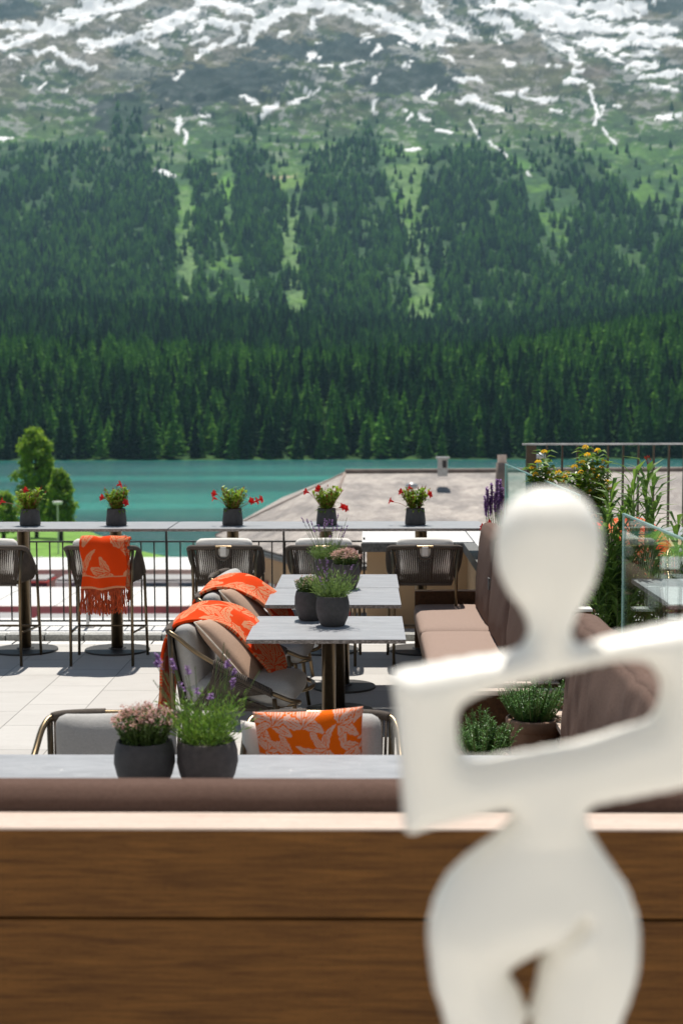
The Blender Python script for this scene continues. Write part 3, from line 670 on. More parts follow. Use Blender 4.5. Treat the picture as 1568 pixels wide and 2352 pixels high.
# ================================================================== terrace
def terrace():
    t = NT('pavers'); tc = t.n('TexCoord'); sp = t.n('SeparateXYZ'); t.l(tc.outputs['Object'], sp.inputs[0])
    u = t.math('DIVIDE', t.math('ADD', sp.outputs[0], 1.828+41.1), .411); ci = t.math('FLOOR', u); fu = t.math('FRACT', u)
    wn_ = t.n('TexWhiteNoise', noise_dimensions='1D'); t.l(ci, wn_.inputs['W'])
    v = t.math('ADD', t.math('DIVIDE', sp.outputs[1], .62), wn_.outputs[0]); fv = t.math('FRACT', v)
    eu = t.math('MINIMUM', fu, t.math('SUBTRACT', 1.0, fu)); ev = t.math('MINIMUM', fv, t.math('SUBTRACT', 1.0, fv))
    d = t.math('MINIMUM', t.math('MULTIPLY', eu, .411), t.math('MULTIPLY', ev, .62))
    joint = t.ramp(d, [(.0016, (1, 1, 1)), (.0028, (0, 0, 0))])
    cb = t.n('CombineXYZ'); t.l(ci, cb.inputs[0]); t.l(t.math('FLOOR', v), cb.inputs[1]); w2 = t.n('TexWhiteNoise', noise_dimensions='2D'); t.l(cb.outputs[0], w2.inputs['Vector'])
    n = t.noise(3, 6, t.coord('Object', (1, 3, 1)), .65); g = t.noise(90, 2, tc.outputs['Object'])
    f = t.math('ADD', t.math('MULTIPLY', n, .6), t.math('MULTIPLY', w2.outputs[0], .4))
    c = t.ramp(f, [(.2, (.43, .41, .385)), (.8, (.54, .52, .49))])
    c = t.mix(t.math('MULTIPLY', g, .25), c, (.35, .33, .31)); c = t.mix(t.ramp(t.noise(1.1, 6, tc.outputs['Object'], .7), [(.55, (0, 0, 0)), (.75, (.35, .35, .35))]), c, (.30, .28, .25)); c = t.mix(joint, c, (.05, .05, .04)); t.base(c)
    t.bump(t.math('SUBTRACT', t.math('MULTIPLY', g, .1), joint), .5, .002); MAT['pavers'] = t.set(.75, spec=.3)
    tag(MB().box(-7, 7.5, -3.5, 11.62, -.3, 0).build('terrace_floor', 'pavers'), 'pale stone paver floor of the terrace', kind='structure')
    simple('granite', (.62, .61, .59), .8, nscale=60, var=.25, bump=.2, bscale=120); simple('granite edge', (.33, .33, .31), .8, nscale=50, var=.35); simple('granite dark', (.13, .13, .125), .7, nscale=50, var=.4)
    # drain strip of small setts and a granite ledge that carries the railing
    m = MB()
    for k in range(50): x = -7+k*.29; m.box(x+.006, x+.284, 11.63, 11.80, -.3, -.004+rnd.uniform(-.003, .003))
    m.build('edge_setts', 'granite'); tag(bpy.context.scene.objects['edge_setts'], 'row of pale stone setts along the terrace edge', kind='structure')
    m = MB()
    for k in range(44): x = -7+k*.33; m.box(x+.005, x+.325, 11.83, 11.97, -.3, .045+rnd.uniform(-.006, .006))
    tag(m.build('kerb_stones', 'granite edge', bevel=.012), 'low rounded kerb stones along the terrace edge', kind='structure')
    tag(MB().box(-7, 7.5, 11.98, 12.95, -.35, .02).build('terrace_ledge', 'granite'), 'pale granite ledge under the railing', kind='structure')
    simple('under wall', (.5, .38, .26), .9)
    tag(MB().box(1.235, 7.4, 3.0, 10.9, .003, .36).build('raised_terrace', 'pavers'), 'raised part of the terrace behind the glass screens', kind='structure')
    tag(MB().box(-7, 7.5, -3.5, 12.9, -12.6, -.36).build('terrace_base', 'under wall'), 'rendered base wall of the hotel terrace', kind='structure')
    tag(MB().box(-7, 7.5, -4.2, -3.52, -.3, 9).build('fill_wall', 'roof white'), 'unseen pale wall added behind the camera to bounce fill light', kind='structure')  # out of view, added to bounce sunlight onto the shaded front of the statue
    # parapet
    root = thing('parapet_wall', 'tan rendered parapet with a wide pale granite top behind the rightmost stool', 'wall', (0, 12.3, 0))
    x0 = (842-840)*12.3/FPX; top = .785; zb = .70
    MB().box(x0, 3.4, .02, 1.12, 0, zb).build('wall', 'tan render', root)
    MB().box(x0-.04, .93, -.04, 1.16, zb, top).build('coping', 'granite', root)
    MB().box(x0-.05, .93, -.055, -.041, zb, top-.01).build('coping_edge', 'granite dark', root)
    MB().box(.88, 1.16, -2.6, .018, 0, zb).build('return_wall', 'tan render', root)
    MB().box(.84, .94, -2.6, -.06, zb, top-.004).build('return_coping', 'granite dark', root)
    MB().box(.941, 1.2, -2.6, 1.16, zb, top).build('return_coping', 'granite', root)
terrace()
def railing():
    M_ = simple('rail steel', (.045, .042, .04), .35, .6, nscale=10)
    Yr = 12.5; zb = .055; zt = .775; root = thing('terrace_railing', 'low black steel railing with thin upright bars along the terrace edge', 'railing', (0, Yr, 0))
    xs = (0-900)*Yr/FPX; xe = (838-840)*Yr/FPX
    m = MB(); m.box(-4.2, xe, -.02, .02, zt-.012, zt); m.build('top_rail', M_, root); MB().box(-4.2, xe, -.015, .015, zb, zb+.012).build('bottom_rail', M_, root)
    pitch = 30.3*Yr/FPX; x = (378.5*.3661+0-840)*Yr/FPX
    x = (138.6-840)*Yr/FPX - 12*pitch; k = 0
    while x < xe-.02:
        MB().box(x-.006, x+.006, -.006, .006, zb+.012, zt-.012).build('baluster', M_, root); x += pitch
    for px in (-18, 62, 380, 651, 836):
        x = (px-840)*Yr/FPX; MB().box(x-.009, x+.009, -.03, -.016, .02, at(px, 1205, Y=Yr).z if px != 836 else zt+.03).build('post', M_, root)
    for px in (200, 500, 700):
        x = (px-840)*Yr/FPX; p = MB(); p.tube([(x, -.12, .02), (x, -.12, .45)], .014, 8); p.box(x-.06, x+.06, -.16, -.06, .02, .03); p.tube([(x, -.12, .4), (x, 0, .52)], .01, 6); p.build('stay', 'galvanised', root)
railing()
def right_rail():
    M_ = simple('bronze brown', (.085, .06, .045), .4, .5, nscale=10)
    Y = 11.0; a = at(1208, 1018, Y=Y); b = at(1568, 1015, Y=Y); root = thing('guard_rail', 'tall brown steel guard rail with a square corner post at the upper right', 'railing', (a.x, Y, 0))
    MB().box(-.03, 3.2, -.03, .03, a.z-.015, a.z).build('top_rail', 'galvanised', root)
    MB().box(.0, .075, -.035, .035, 0, a.z-.016).build('corner_post', M_, root)
    pitch = 34.8*Y/FPX; x = .075+pitch*.72
    while x < 3.1: MB().box(x-.006, x+.006, -.02, .02, .42, a.z-.016).build('baluster', M_, root); x += pitch
    MB().box(.076, 3.2, -.02, .02, .40, .42).build('bottom_rail', M_, root)
right_rail()
# ---- glass screens
def glass(y0, y1, label, n):
    if 'screen glass' not in MAT:
        t = NT('screen glass'); t.set(.0); t.out.location
        g = t.n('BsdfGlossy'); g.inputs['Roughness'].default_value = .0; g.inputs['Color'].default_value = (.95, 1, .98, 1)
        tr = t.n('BsdfTransparent'); tr.inputs[0].default_value = (.93, .975, .96, 1); fr = t.n('Fresnel'); fr.inputs[0].default_value = 1.4
        ms = t.n('MixShader'); t.l(t.math('ADD', t.math('MULTIPLY', fr.outputs[0], .3), .02), ms.inputs[0]); t.l(tr.outputs[0], ms.inputs[1]); t.l(g.outputs[0], ms.inputs[2]); t.l(ms.outputs[0], t.out.inputs[0]); MAT['screen glass'] = t.m
        simple('glass edge', (.42, .62, .60), .15, nscale=5, var=.1)
    X = 1.2; zt = 1.97-.422*X; root = thing('glass_screen', label, 'glass screen', (X, y0, 0), group='glass screens behind the benches')
    L = y1-y0; MB().box(-.004, .004, .004, L-.004, .06, zt-.008).build('glass_pane', 'screen glass', root)
    m = MB(); m.box(-.006, .006, 0, L, zt-.008, zt); m.box(-.0045, .0045, 0, .002, .06, zt-.009); m.box(-.0045, .0045, L-.002, L, .06, zt-.009)
    m.build('polished_edge', 'glass edge', root); MB().box(-.03, .03, 0, L, 0, .059).build('base_rail', 'galvanised', root)
glass(7.97, 9.9, 'clear glass screen behind the statue head, nearer pane of the far run', 0); glass(9.93, 12.25, 'clear glass screen at the far end beside the chimney and lavender', 0); glass(4.6, 6.63, 'clear glass screen at the right edge in front of the oleander', 0)
def wood_post():
    simple('oak', (.30, .17, .09), .6, nscale=8)
    a = at(1336, 1402, Y=6.9); root = thing('wooden_post', 'short square wooden post beside the statue neck, in front of the oleander', 'post', (a.x, 6.9, 0))
    MB().box(-.04, .04, -.04, .04, 0, a.z).build('shaft', 'walnut', root, bevel=.003); MB().box(-.045, .045, -.045, .045, a.z, a.z+.012).build('cap', 'roof white', root)
# ================================================================== wood / fabrics / metal
woodmat('walnut', (.045, .020, .010), (.13, .060, .028), 'Y'); woodmat('plank wood', (.062, .025, .007), (.225, .098, .023), 'X', .6, 1.5)
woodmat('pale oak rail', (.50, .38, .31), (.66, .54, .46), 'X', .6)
fabric('brown fabric', (.185, .122, .098), (.10, .062, .048), 1400, var=.2); fabric('dark brown fabric', (.135, .082, .064), (.075, .043, .032), 1400, var=.2); fabric('seat fabric', (.36, .265, .222), (.27, .195, .16), 1400)
fabric('grey fabric', (.50, .485, .465), (.34, .33, .315), 1300); fabric('cream fabric', (.80, .765, .71), (.68, .64, .59), 1300); fabric('tan fabric', (.50, .34, .25), (.36, .24, .175), 1500)
simple('bronze', (.20, .145, .085), .32, .85, nscale=30, var=.12); simple('rope', (.085, .066, .052), .85, nscale=250, var=.5, bump=.8, bscale=500); simple('base steel', (.055, .052, .05), .5, .5, nscale=8, var=.2)
simple('piping', (.75, .66, .55), .8)
def marble():
    t = NT('grey marble'); v = t.coord('Object', (2.2, 7, 2.2)); n = t.noise(3, 8, v, .7, .5)
    w1 = t.n('TexWave', wave_type='BANDS', bands_direction='Y'); w1.inputs['Scale'].default_value = 2.0; w1.inputs['Distortion'].default_value = 9; w1.inputs['Detail'].default_value = 5; w1.inputs['Detail Scale'].default_value = 1.4
    t.l(t.coord('Object', (.5, 1, .5)), w1.inputs[0])
    f = t.math('ADD', t.math('MULTIPLY', n, .92), t.math('MULTIPLY', w1.outputs[1], .08))
    c = t.ramp(f, [(.3, (.265, .27, .285)), (.6, (.36, .365, .38)), (.8, (.42, .42, .435))])
    vo = t.n('TexVoronoi', feature='DISTANCE_TO_EDGE'); vo.inputs['Scale'].default_value = 7
    nz = t.n('TexNoise'); nz.inputs['Scale'].default_value = 4; t.l(t.coord(), nz.inputs[0]); va = t.n('VectorMath', operation='ADD'); t.l(t.coord('Object', (1, 2.4, 1)), va.inputs[0]); t.l(nz.outputs[1], va.inputs[1]); t.l(va.outputs[0], vo.inputs['Vector'])
    vein = t.ramp(vo.outputs['Distance'], [(0, (1, 1, 1)), (.012, (0, 0, 0))]); pt = t.ramp(t.noise(5, 2, t.coord()), [(.52, (0, 0, 0)), (.6, (1, 1, 1))])
    c = t.mix(t.math('MULTIPLY', t.math('MULTIPLY', vein, pt), .6), c, (.62, .60, .58)); t.base(c); MAT['grey marble'] = t.set(.42, spec=.4)
    t = NT('rough marble edge'); n = t.noise(70, 4, t.coord('Object', (1, 1, 2)), .7); t.base(t.ramp(n, [(.4, (.14, .12, .11)), (.55, (.28, .24, .22)), (.68, (.55, .5, .47))])); t.bump(n, .8, .004); MAT['rough marble edge'] = t.set(.7)
marble()
def table(x0, x1, y0, y1, ztop, cols, label, group, br=.22, cr=.039):
    cx, cy = (x0+x1)/2, (y0+y1)/2; w_, d = (x1-x0)/2, (y1-y0)/2
    root = thing('bistro_table' if ztop < .9 else 'bar_counter', label, 'table' if ztop < .9 else 'bar table', (cx, cy, 0), group=group)
    MB().box(-w_, w_, -d, d, ztop-.003, ztop).build('tabletop', 'grey marble', root)
    m = MB(); m.box(-w_, w_, -d, d, ztop-.022, ztop-.0035); m.build('rough_edge', 'rough marble edge', root)
    for x in cols:
        m = MB(); m.lathe([(cr, .03), (cr, ztop-.04), (cr*2.2, ztop-.036), (cr*2.2, ztop-.023)], x-cx, 0, 32); c = m.build('column', 'bronze', root, smooth=False); 
        for p in c.data.polygons: p.use_smooth = abs(p.normal.z) < .5
        m = MB(); m.lathe([(br, 0), (br+.002, .006), (br, .014), (cr*1.5, .018), (cr*1.3, .03)], x-cx, 0, 56); b = m.build('base', 'base steel', root)
    return root
wood_post()
W = .834
T1 = (561.2-840)*7.34/FPX; 
table(-.626, .208, 7.34, 8.16, .75, [-.205], 'nearest square grey marble table between the throw chairs and the bench, with two flower pots', 'small marble bistro tables')
table(-.618, .216, 8.63, 9.43, .75, [-.175], 'middle square grey marble table behind the nearest one', 'small marble bistro tables')
table(-.605, .222, 9.445, 10.2, .75, [-.155], 'farthest square grey marble table pushed against the middle one', 'small marble bistro tables')
ZB = 1.015; Yf, Yb = 10.98, 11.66
cxs = [(px-840)*11.32/FPX for px in (47, 262, 533, 748, 967)]
table(-3.3, (383-840)*Yf/FPX-.005, Yf, Yb, ZB, [cxs[0]-.74, cxs[0], cxs[1]], 'left half of the long high marble counter along the railing', 'high marble counters along the railing', br=.26, cr=.048)
table((383-840)*Yf/FPX+.005, .93, Yf, Yb, ZB, cxs[2:], 'right half of the long high marble counter along the railing', 'high marble counters along the railing', br=.26, cr=.048)
# near row of tables
nx = [-.95-.765, -.95, -.18, .59, 1.36]
near_lab = ['marble table of the near row at the left edge of the photo', 'marble table of the near row under the thyme pot, facing the grey chair', 'marble table of the near row under the blurred lavender pot and orange cushion', 'marble table of the near row hidden behind the statue', 'marble table of the near row at the far right behind the statue']
for x, lb in zip(nx, near_lab):
    if x < 1.0: table(x-.381, x+.381, 4.08, 4.89, .75, [x], lb, 'near row of marble tables')
# ================================================================== bar stools
def rope_wrap(m, pts, r, n=6): m.tube(pts, r, n)
def make_stool():
    root = thing('bar_stool', 'x', 'bar stool', (0, 0, 0), group='rope bar stools along the counter')
    top = .905
    arch = spline([(-.262, .20, .655), (-.275, .02, .76), (-.275, -.14, .865), (-.255, -.225, .90), (-.17, -.262, top), (0, -.272, top+.004), (.17, -.262, top), (.255, -.225, .90), (.275, -.14, .865), (.275, .02, .76), (.262, .20, .655)], 6)
    fr = MB(); fr.tube(arch, .0115, 8)
    seat = [(-.20, -.20, .63), (.20, -.20, .63), (.235, .2, .63), (-.235, .2, .63), (-.20, -.20, .63)]
    fr.tube(seat, .010, 8); fr.build('frame', 'bronze', root, smooth=True)
    for s in (-1, 1):
        MB().tube([(s*.245, -.235, .905), (s*.232, -.24, .62), (s*.235, -.25, 0)], .0115, 8).build('leg', 'bronze', root, smooth=True)
        MB().tube([(s*.262, .20, .655), (s*.265, .235, .3), (s*.272, .25, 0)], .0115, 8).build('leg', 'bronze', root, smooth=True)
    m = MB(); zf = .235
    m.tube([(-.268, .24, zf), (.268, .24, zf)], .009, 6)
    for s in (-1, 1): m.tube([(s*.235, -.246, zf+.02), (s*.268, .24, zf)], .009, 6)
    m.build('footrest', 'bronze', root, smooth=True)
    rp = MB()
    # thick rope winding over the top bar, open in the middle, and upright strands down to the seat frame
    for s in (-1, 1):
        pts = [p for p in arch if s*p.x > .052 and p.z > .88]
        rp.tube(pts, .0185, 8)
    N_ = 31
    for i in range(N_):
        f = -1+2*i/(N_-1)
        if abs(f) < .20: 
            xt = f*.245; zt = .83-.03*math.cos(f/.20*math.pi/2); yt = -.268
        else: xt = f*.245; zt = top; yt = -.270+.045*abs(f)**3
        rp.tube([(xt, yt, zt), (f*.195, -.212, .615)], .007, 5)
    rp.tube(spline([(-.052, -.27, top), (-.05, -.272, .855), (-.025, -.27, .822), (.025, -.27, .822), (.05, -.272, .855), (.052, -.27, top)], 4), .011, 6)
    rp.tube([(-.2, -.212, .622), (.2, -.212, .622)], .013, 6)
    for s in (-1, 1):
        ap = [p for p in arch if s*p.x > .2 and p.y > -.20]
        if s > 0: ap = ap[::-1] if ap[0].y > ap[-1].y else ap
        else: ap = ap[::-1] if ap[0].y > ap[-1].y else ap
        rp.tube(ap[1:-1], .0165, 8)
        for i in range(15):
            f = i/14; k = int(f*(len(ap)-2)); p = ap[k+0]
            rp.tube([p, (s*(.20+.035*f), -.19+.33*f, .62)], .0062, 5)
    rp.build('rope_weave', 'rope', root, smooth=True)
    MB().cushion((0, .0, .672), (.44, .44, .075), .035, (0, 0, .012)).build('seat_cushion', 'cream fabric', root, smooth=True)
    bk = MB().cushion((0, -.195, .815), (.43, .085, .30), .04, (0, .015, .008), M=Matrix.Rotation(R(8), 3, 'X')).build('back_cushion', 'cream fabric', root, smooth=True)
    MB().cushion((0, -.283, .875), (.052, .012, .075), .008).build('strap', 'cream fabric', bk, smooth=True)
    return root
stool = make_stool()
sx = [-13, 241, 520, 745, 973]; lbs = ['rope bar stool cut by the left edge of the photo, at the leftmost counter column', 'rope bar stool with an orange fringed throw over its back', 'rope bar stool in the middle of the railing, without throw, left of the marble tables',
 'rope bar stool standing behind the potted lavender and thyme', 'rope bar stool in front of the tan parapet, nearest the bench']
for i, px in enumerate(sx):
    x = (px-840)*10.9/FPX; loc = (x+(.0), 10.87, 0)
    if i == 0: stool.location = loc; stool['label'] = lbs[0]; st0 = stool
    else: again(stool, loc, 0, lbs[i])
# ================================================================== low armchairs
def make_chair():
    root = thing('rope_armchair', 'x', 'armchair', (0, 0, 0), group='low rope armchairs at the tables')
    bt = .775
    arch = spline([(-.30, .24, .455), (-.30, .05, .545), (-.295, -.16, .66), (-.285, -.27, .74), (-.25, -.325, .768), (-.12, -.345, bt), (0, -.35, bt), (.12, -.345, bt), (.25, -.325, .768), (.285, -.27, .74), (.295, -.16, .66), (.30, .05, .545), (.30, .24, .455)], 6)
    fr = MB(); fr.tube(arch, .0125, 10)
    for s in (-1, 1): fr.tube(spline([(s*.30, .24, .455), (s*.295, .335, .418), (s*.255, .375, .405), (s*.2, .36, .385), (s*.19, .25, .36)], 5), .0125, 10)
    fr.tube([(-.25, -.25, .36), (.25, -.25, .36), (.245, .26, .36), (-.245, .26, .36), (-.25, -.25, .36)], .011, 8)
    fr.build('frame', 'bronze', root, smooth=True)
    for s in (-1, 1):
        MB().tube([(s*.27, -.315, .76), (s*.262, -.30, .36), (s*.265, -.315, 0)], .0125, 10).build('leg', 'bronze', root, smooth=True)
        MB().tube([(s*.272, .25, .42), (s*.262, .27, .2), (s*.265, .30, 0)], .0125, 10).build('leg', 'bronze', root, smooth=True)
    rp = MB()
    for s in (-1, 1):
        ap = sorted([p for p in arch if s*p.x > .2 and p.y > -.07], key=lambda p: p.y)
        rp.tube(ap, .0195, 8)
        for i in range(20):
            y = -.06+.295*i/19
            z = float(np.interp(y, [p.y for p in ap], [p.z for p in ap])); x = float(np.interp(y, [p.y for p in ap], [p.x for p in ap]))
            rp.tube([(x, y, z), (s*.282, y*.5-.06, (z+.36)/2+.02), (s*.248, -.20+(y+.06)*1.5, .352)], .0068, 5)
        for i in range(32):       # the turns of rope wound round the arm
            y = -.065+.30*i/31; z = float(np.interp(y, [p.y for p in ap], [p.z for p in ap])); x = float(np.interp(y, [p.y for p in ap], [p.x for p in ap]))
            q = [(x+.0215*math.cos(a), y+.004*a/6, z+.0215*math.sin(a)) for a in [2*math.pi*k/8 for k in range(9)]]; rp.tube(q, .005, 4, caps=False)
    tp = [p for p in arch if abs(p.x) < .262 and p.z > .75]
    for s in (-1, 1): rp.tube([p for p in tp if s*p.x > .045], .0185, 8)
    for i in range(32):
        f = -1+2*i/31; yt = -.35+.028*abs(f)**3; zt = bt if abs(f) > .18 else .70
        rp.tube([(f*.25, yt, zt), (f*.235, -.262, .352)], .0066, 5)
    rp.tube(spline([(-.045, -.35, bt), (-.043, -.352, .72), (-.02, -.35, .695), (.02, -.35, .695), (.043, -.352, .72), (.045, -.35, bt)], 4), .011, 6)
    rp.tube([(-.25, -.25, .355), (.25, -.25, .355)], .013, 6); 
    for s in (-1, 1): rp.tube([(s*.247, -.24, .355), (s*.245, .25, .355)], .013, 6)
    rp.build('rope_weave', 'rope', root, smooth=True)
    MB().cushion((0, .05, .43), (.49, .60, .13), .06, (0, 0, .02)).build('seat_cushion', 'grey fabric', root, smooth=True)
    MB().cushion((0, -.235, .615), (.46, .10, .36), .045, (0, .02, 0), M=Matrix.Rotation(R(10), 3, 'X'), wob=.003).build('back_cushion', 'grey fabric', root, smooth=True)
    return root
chair = make_chair()
ch = [((-.70, 7.72, 0), R(-90-7), 'nearest rope armchair draped with an orange throw, at the left of the nearest marble table'), ((-.70, 9.0, 0), R(-90-6), 'second rope armchair with an orange throw, behind the nearest one'),
      ((-.72, 10.0, 0), R(-90-8), 'rope armchair without throw, mostly hidden behind the two with orange throws'), ((-.955, 5.10, 0), R(180), 'grey cushioned armchair behind the thyme pot at the near row of tables'),
      ((-.165, 5.10, 0), R(180+1), 'grey cushioned armchair holding the orange patterned cushion at the near row of tables')]
for i, (loc, rz, lb) in enumerate(ch):
    if i == 0: chair.location = loc; chair.rotation_euler = (0, 0, rz); chair['label'] = lb
    else: again(chair, loc, rz, lb)
# ---- loose pillows
def pillow(name, size, T, mat, loc, rot, label, cat='cushion', group=None, pipe=True, uvs=1.0, N=22, seed=0, pat=None):
    if pat: N = 120
    m = MB(); w_, h = size[0]/2, size[1]/2; uv = []; rr = random.Random(seed); a1 = rr.uniform(0, 6)
    for sgn in (1, -1):
        b = len(m.v)
        for i in range(N+1):
            for j in range(N+1):
                u = -1+2*i/N; v = -1+2*j/N
                x = u*w_*(1-.07*(1-v*v)); y = v*h*(1-.07*(1-u*u))
                t = T/2*(max(0, 1-u**2)**.45)*(max(0, 1-v**2)**.45)*(1+.10*math.sin(4*u+a1)*math.sin(3*v+a1))
                m.v.append((x, sgn*t, y)); uv.append(((u+1)*uvs*size[0]*1.1+seed, (v+1)*uvs*size[1]*1.1+seed*.37))
        for i in range(N):
            for j in range(N):
                q = [b+i*(N+1)+j, b+i*(N+1)+j+1, b+(i+1)*(N+1)+j+1, b+(i+1)*(N+1)+j]; m.face(*(q if sgn < 0 else q[::-1]))
    o = m.build(name, mat, smooth=True, uv=uv); o.location = loc; o.rotation_euler = rot
    if pat:
        P_ = np.array(uv); a_ = o.data.attributes.new('band', 'FLOAT', 'POINT'); a_.data.foreach_set('value', motif(P_[:, 0]/uvs/1.1+.3, P_[:, 1]/uvs/1.1+.2, pat, seed, .6).astype('f'))
    wd = o.modifiers.new('weld', 'WELD'); wd.merge_threshold = .0002
    tag(o, label, cat, group)
    if pipe:
        c = []
        for k in range(65):
            a = 2*math.pi*k/64; cx_, sy = math.cos(a), math.sin(a); s_ = 1/max(abs(cx_), abs(sy)); u = max(-1, min(1, cx_*s_)); v = max(-1, min(1, sy*s_))
            c.append((u*w_*(1-.07*(1-v*v)), 0, v*h*(1-.07*(1-u*u))))
        p = MB().tube(c, .0045, 6).build('piping', 'piping', o, smooth=True)
    return o
patternmat('throw cloth', (.74, .058, .006), (.66, .29, .15)); patternmat('throw cloth bright', (.90, .15, .006), (.80, .50, .40))
pillow('throw_pillow', (.44, .46), .14, 'tan fabric', (-.80, 7.70, .655), (0, 0, R(0)), 'tan piped cushion on the nearest armchair, under the orange throw')
pl = bpy.context.scene.objects['throw_pillow']; pl.matrix_world = Matrix.Translation((-.735, 7.70, .645)) @ Matrix.Rotation(R(-97), 4, 'Z') @ Matrix.Rotation(R(42), 4, 'X')
p2 = pillow('throw_pillow', (.44, .46), .14, 'tan fabric', (0, 0, 0), (0, 0, 0), 'tan piped cushion on the second armchair, behind the nearest throw', seed=2)
p2.matrix_world = Matrix.Translation((-.74, 9.0, .645)) @ Matrix.Rotation(R(-96), 4, 'Z') @ Matrix.Rotation(R(42), 4, 'X')
p3 = pillow('throw_pillow', (.41, .40), .15, 'throw cloth bright', (0, 0, 0), (0, 0, 0), 'bright orange and cream patterned cushion standing on the near armchair', pipe=False, uvs=2.2, seed=14, pat=.24)
p3.matrix_world = Matrix.Translation((-.205, 5.22, .655)) @ Matrix.Rotation(R(-3), 4, 'Y') @ Matrix.Rotation(R(12), 4, 'X')
p4 = pillow('throw_pillow', (.40, .36), .14, 'cream fabric', (0, 0, 0), (0, 0, 0), 'cream cushion peeking out left of the bright orange one', pipe=False, seed=3)
p4.matrix_world = Matrix.Translation((-.285, 5.31, .60)) @ Matrix.Rotation(R(4), 4, 'Y') @ Matrix.Rotation(R(14), 4, 'X')
# ---- throws
def throw(name, path, across, label, n=60, mfun=None, uvs=2.0, fringe=None, mat='throw cloth', wr=.006, thick=.012, bands=None, seed=0):
    """a folded blanket: path = centre line points, across(s, t) -> offset vector"""
    P = spline(path, 22); L = [0]
    for a, b in zip(P, P[1:]): L.append(L[-1]+(b-a).length)
    nt = 70; m = MB(); uv = []; CU = []; CV = []
    for i, p in enumerate(P):
        for j in range(nt+1):
            t = j/nt; q = p+across(L[i]/L[-1], t)
            q = q+Vector((1, 1, 1))*wr*math.sin(t*9+L[i]*7+seed)*math.sin(L[i]*11+t*3)
            m.v.append(tuple(q)); uv.append((t*uvs*.36+seed*.31, L[i]*uvs)); CU.append(t*(across(0, 1)-across(0, 0)).length+.13*seed); CV.append(L[i]+.2)
    for i in range(len(P)-1):
        for j in range(nt):
            a = i*(nt+1)+j; m.face(a, a+1, a+nt+2, a+nt+1)
    o = m.build(name, mat, smooth=True, uv=uv); a = o.data.attributes.new('band', 'FLOAT', 'POINT')
    band = motif(np.array(CU), np.array(CV), .21, seed+2, .7).reshape(len(P), nt+1)
    for (b0, b1, val) in (bands or []):
        for i in range(len(P)):
            if b0 <= L[i]/L[-1] < b1: band[i, :] = val
    a.data.foreach_set('value', band.astype('f').ravel())
    s = o.modifiers.new('thick', 'SOLIDIFY'); s.thickness = thick; s.offset = 0
    tag(o, label, 'throw blanket', 'orange patterned throws')
    if fringe is not None:
        r = random.Random(seed+3); f = MB(); e, Lf, cnt = fringe; row = 0 if e == 0 else len(P)-1
        for k in range(cnt):
            t = (k+r.uniform(.1, .9))/cnt; j = int(t*nt); p = Vector(m.v[row*(nt+1)+j]).lerp(Vector(m.v[row*(nt+1)+min(j+1, nt)]), t*nt-j)
            ln = Lf*r.uniform(.75, 1.1); a = r.uniform(-.02, .02); b_ = r.uniform(-.015, .015)
            f.tube(spline([p, p+Vector((a*.3+r.uniform(-.006, .006), b_, -ln*.35)), p+Vector((a, b_+r.uniform(-.008, .008), -ln*.7)), p+Vector((a*1.4+r.uniform(-.008, .008), b_, -ln))], 3), .0034, 4, r_end=.004)
        f.build('fringe', 'fringe wool', o, smooth=True)
    return o
simple('fringe wool', (.50, .075, .018), .95, nscale=30, var=.35)
x0, x1 = -2.08, -1.73
xs0 = (181-840)*10.6/FPX; xs1 = (285-840)*10.6/FPX
throw('throw_blanket', [(0, 10.56, .60), (0, 10.562, .70), (0, 10.565, .82), (0, 10.572, .92), (0, 10.60, .972), (0, 10.655, .985), (0, 10.70, .955), (0, 10.715, .88)], lambda s, t: Vector((xs0+(xs1-xs0)*t+.008*math.sin(6*t+8*s), .012*math.sin(t*7+1), -.004*math.sin(t*5))), 'orange and cream throw hanging over the back of the second bar stool from the left', fringe=(0, .185, 115), bands=[(0, .03, 1), (.03, .15, 0), (.15, .175, 1)], seed=0, uvs=2.3)
s_ = throw('throw_blanket', [(0, 10.64, .585), (0, 10.62, .70), (0, 10.60, .85), (0, 10.60, .95), (0, 10.63, .975), (0, 10.68, .96)], lambda s, t: Vector((xs1-.004+.026*t, .02*t, 0)), 'x', fringe=(0, .09, 8), seed=4, uvs=2.0)
s_.parent = bpy.data.objects['throw_blanket']; s_.name = 'side_fold'
for k in ('label', 'category', 'group'): del s_[k]
def chair_throw(cx, cy, seed, label):
    # over the outside of the back, across the top and down over the tan cushion
    pth = [(-.375, 0, .33), (-.372, 0, .52), (-.355, 0, .70), (-.315, 0, .815), (-.235, 0, .862), (-.12, 0, .862), (.0, 0, .815), (.11, 0, .725), (.20, 0, .615), (.235, 0, .53)]
    def ac(s, t):
        lift = np.interp(s, [0, .3, .45, 1], [0, .0, .03, .05]); return Vector((.015*math.sin(t*6+s*5)*s, float(np.interp(s, [0, .35, .6, 1], [-.24, -.20, -.08, -.03]))+.35*t, -lift*1.6*(1-t)**1.3-.012*math.sin(t*8+seed)*s))
    o = throw('throw_blanket', pth, ac, label, fringe=(0, .15, 70), seed=seed, uvs=2.2, wr=.007, thick=.016)
    o.location = (cx, cy, 0); o.rotation_euler.z = R(-6); return o
chair_throw(-.715, 7.72, 1, 'orange throw over the back and cushion of the nearest armchair'); chair_throw(-.715, 9.0, 5, 'orange throw over the back and cushion of the second armchair')
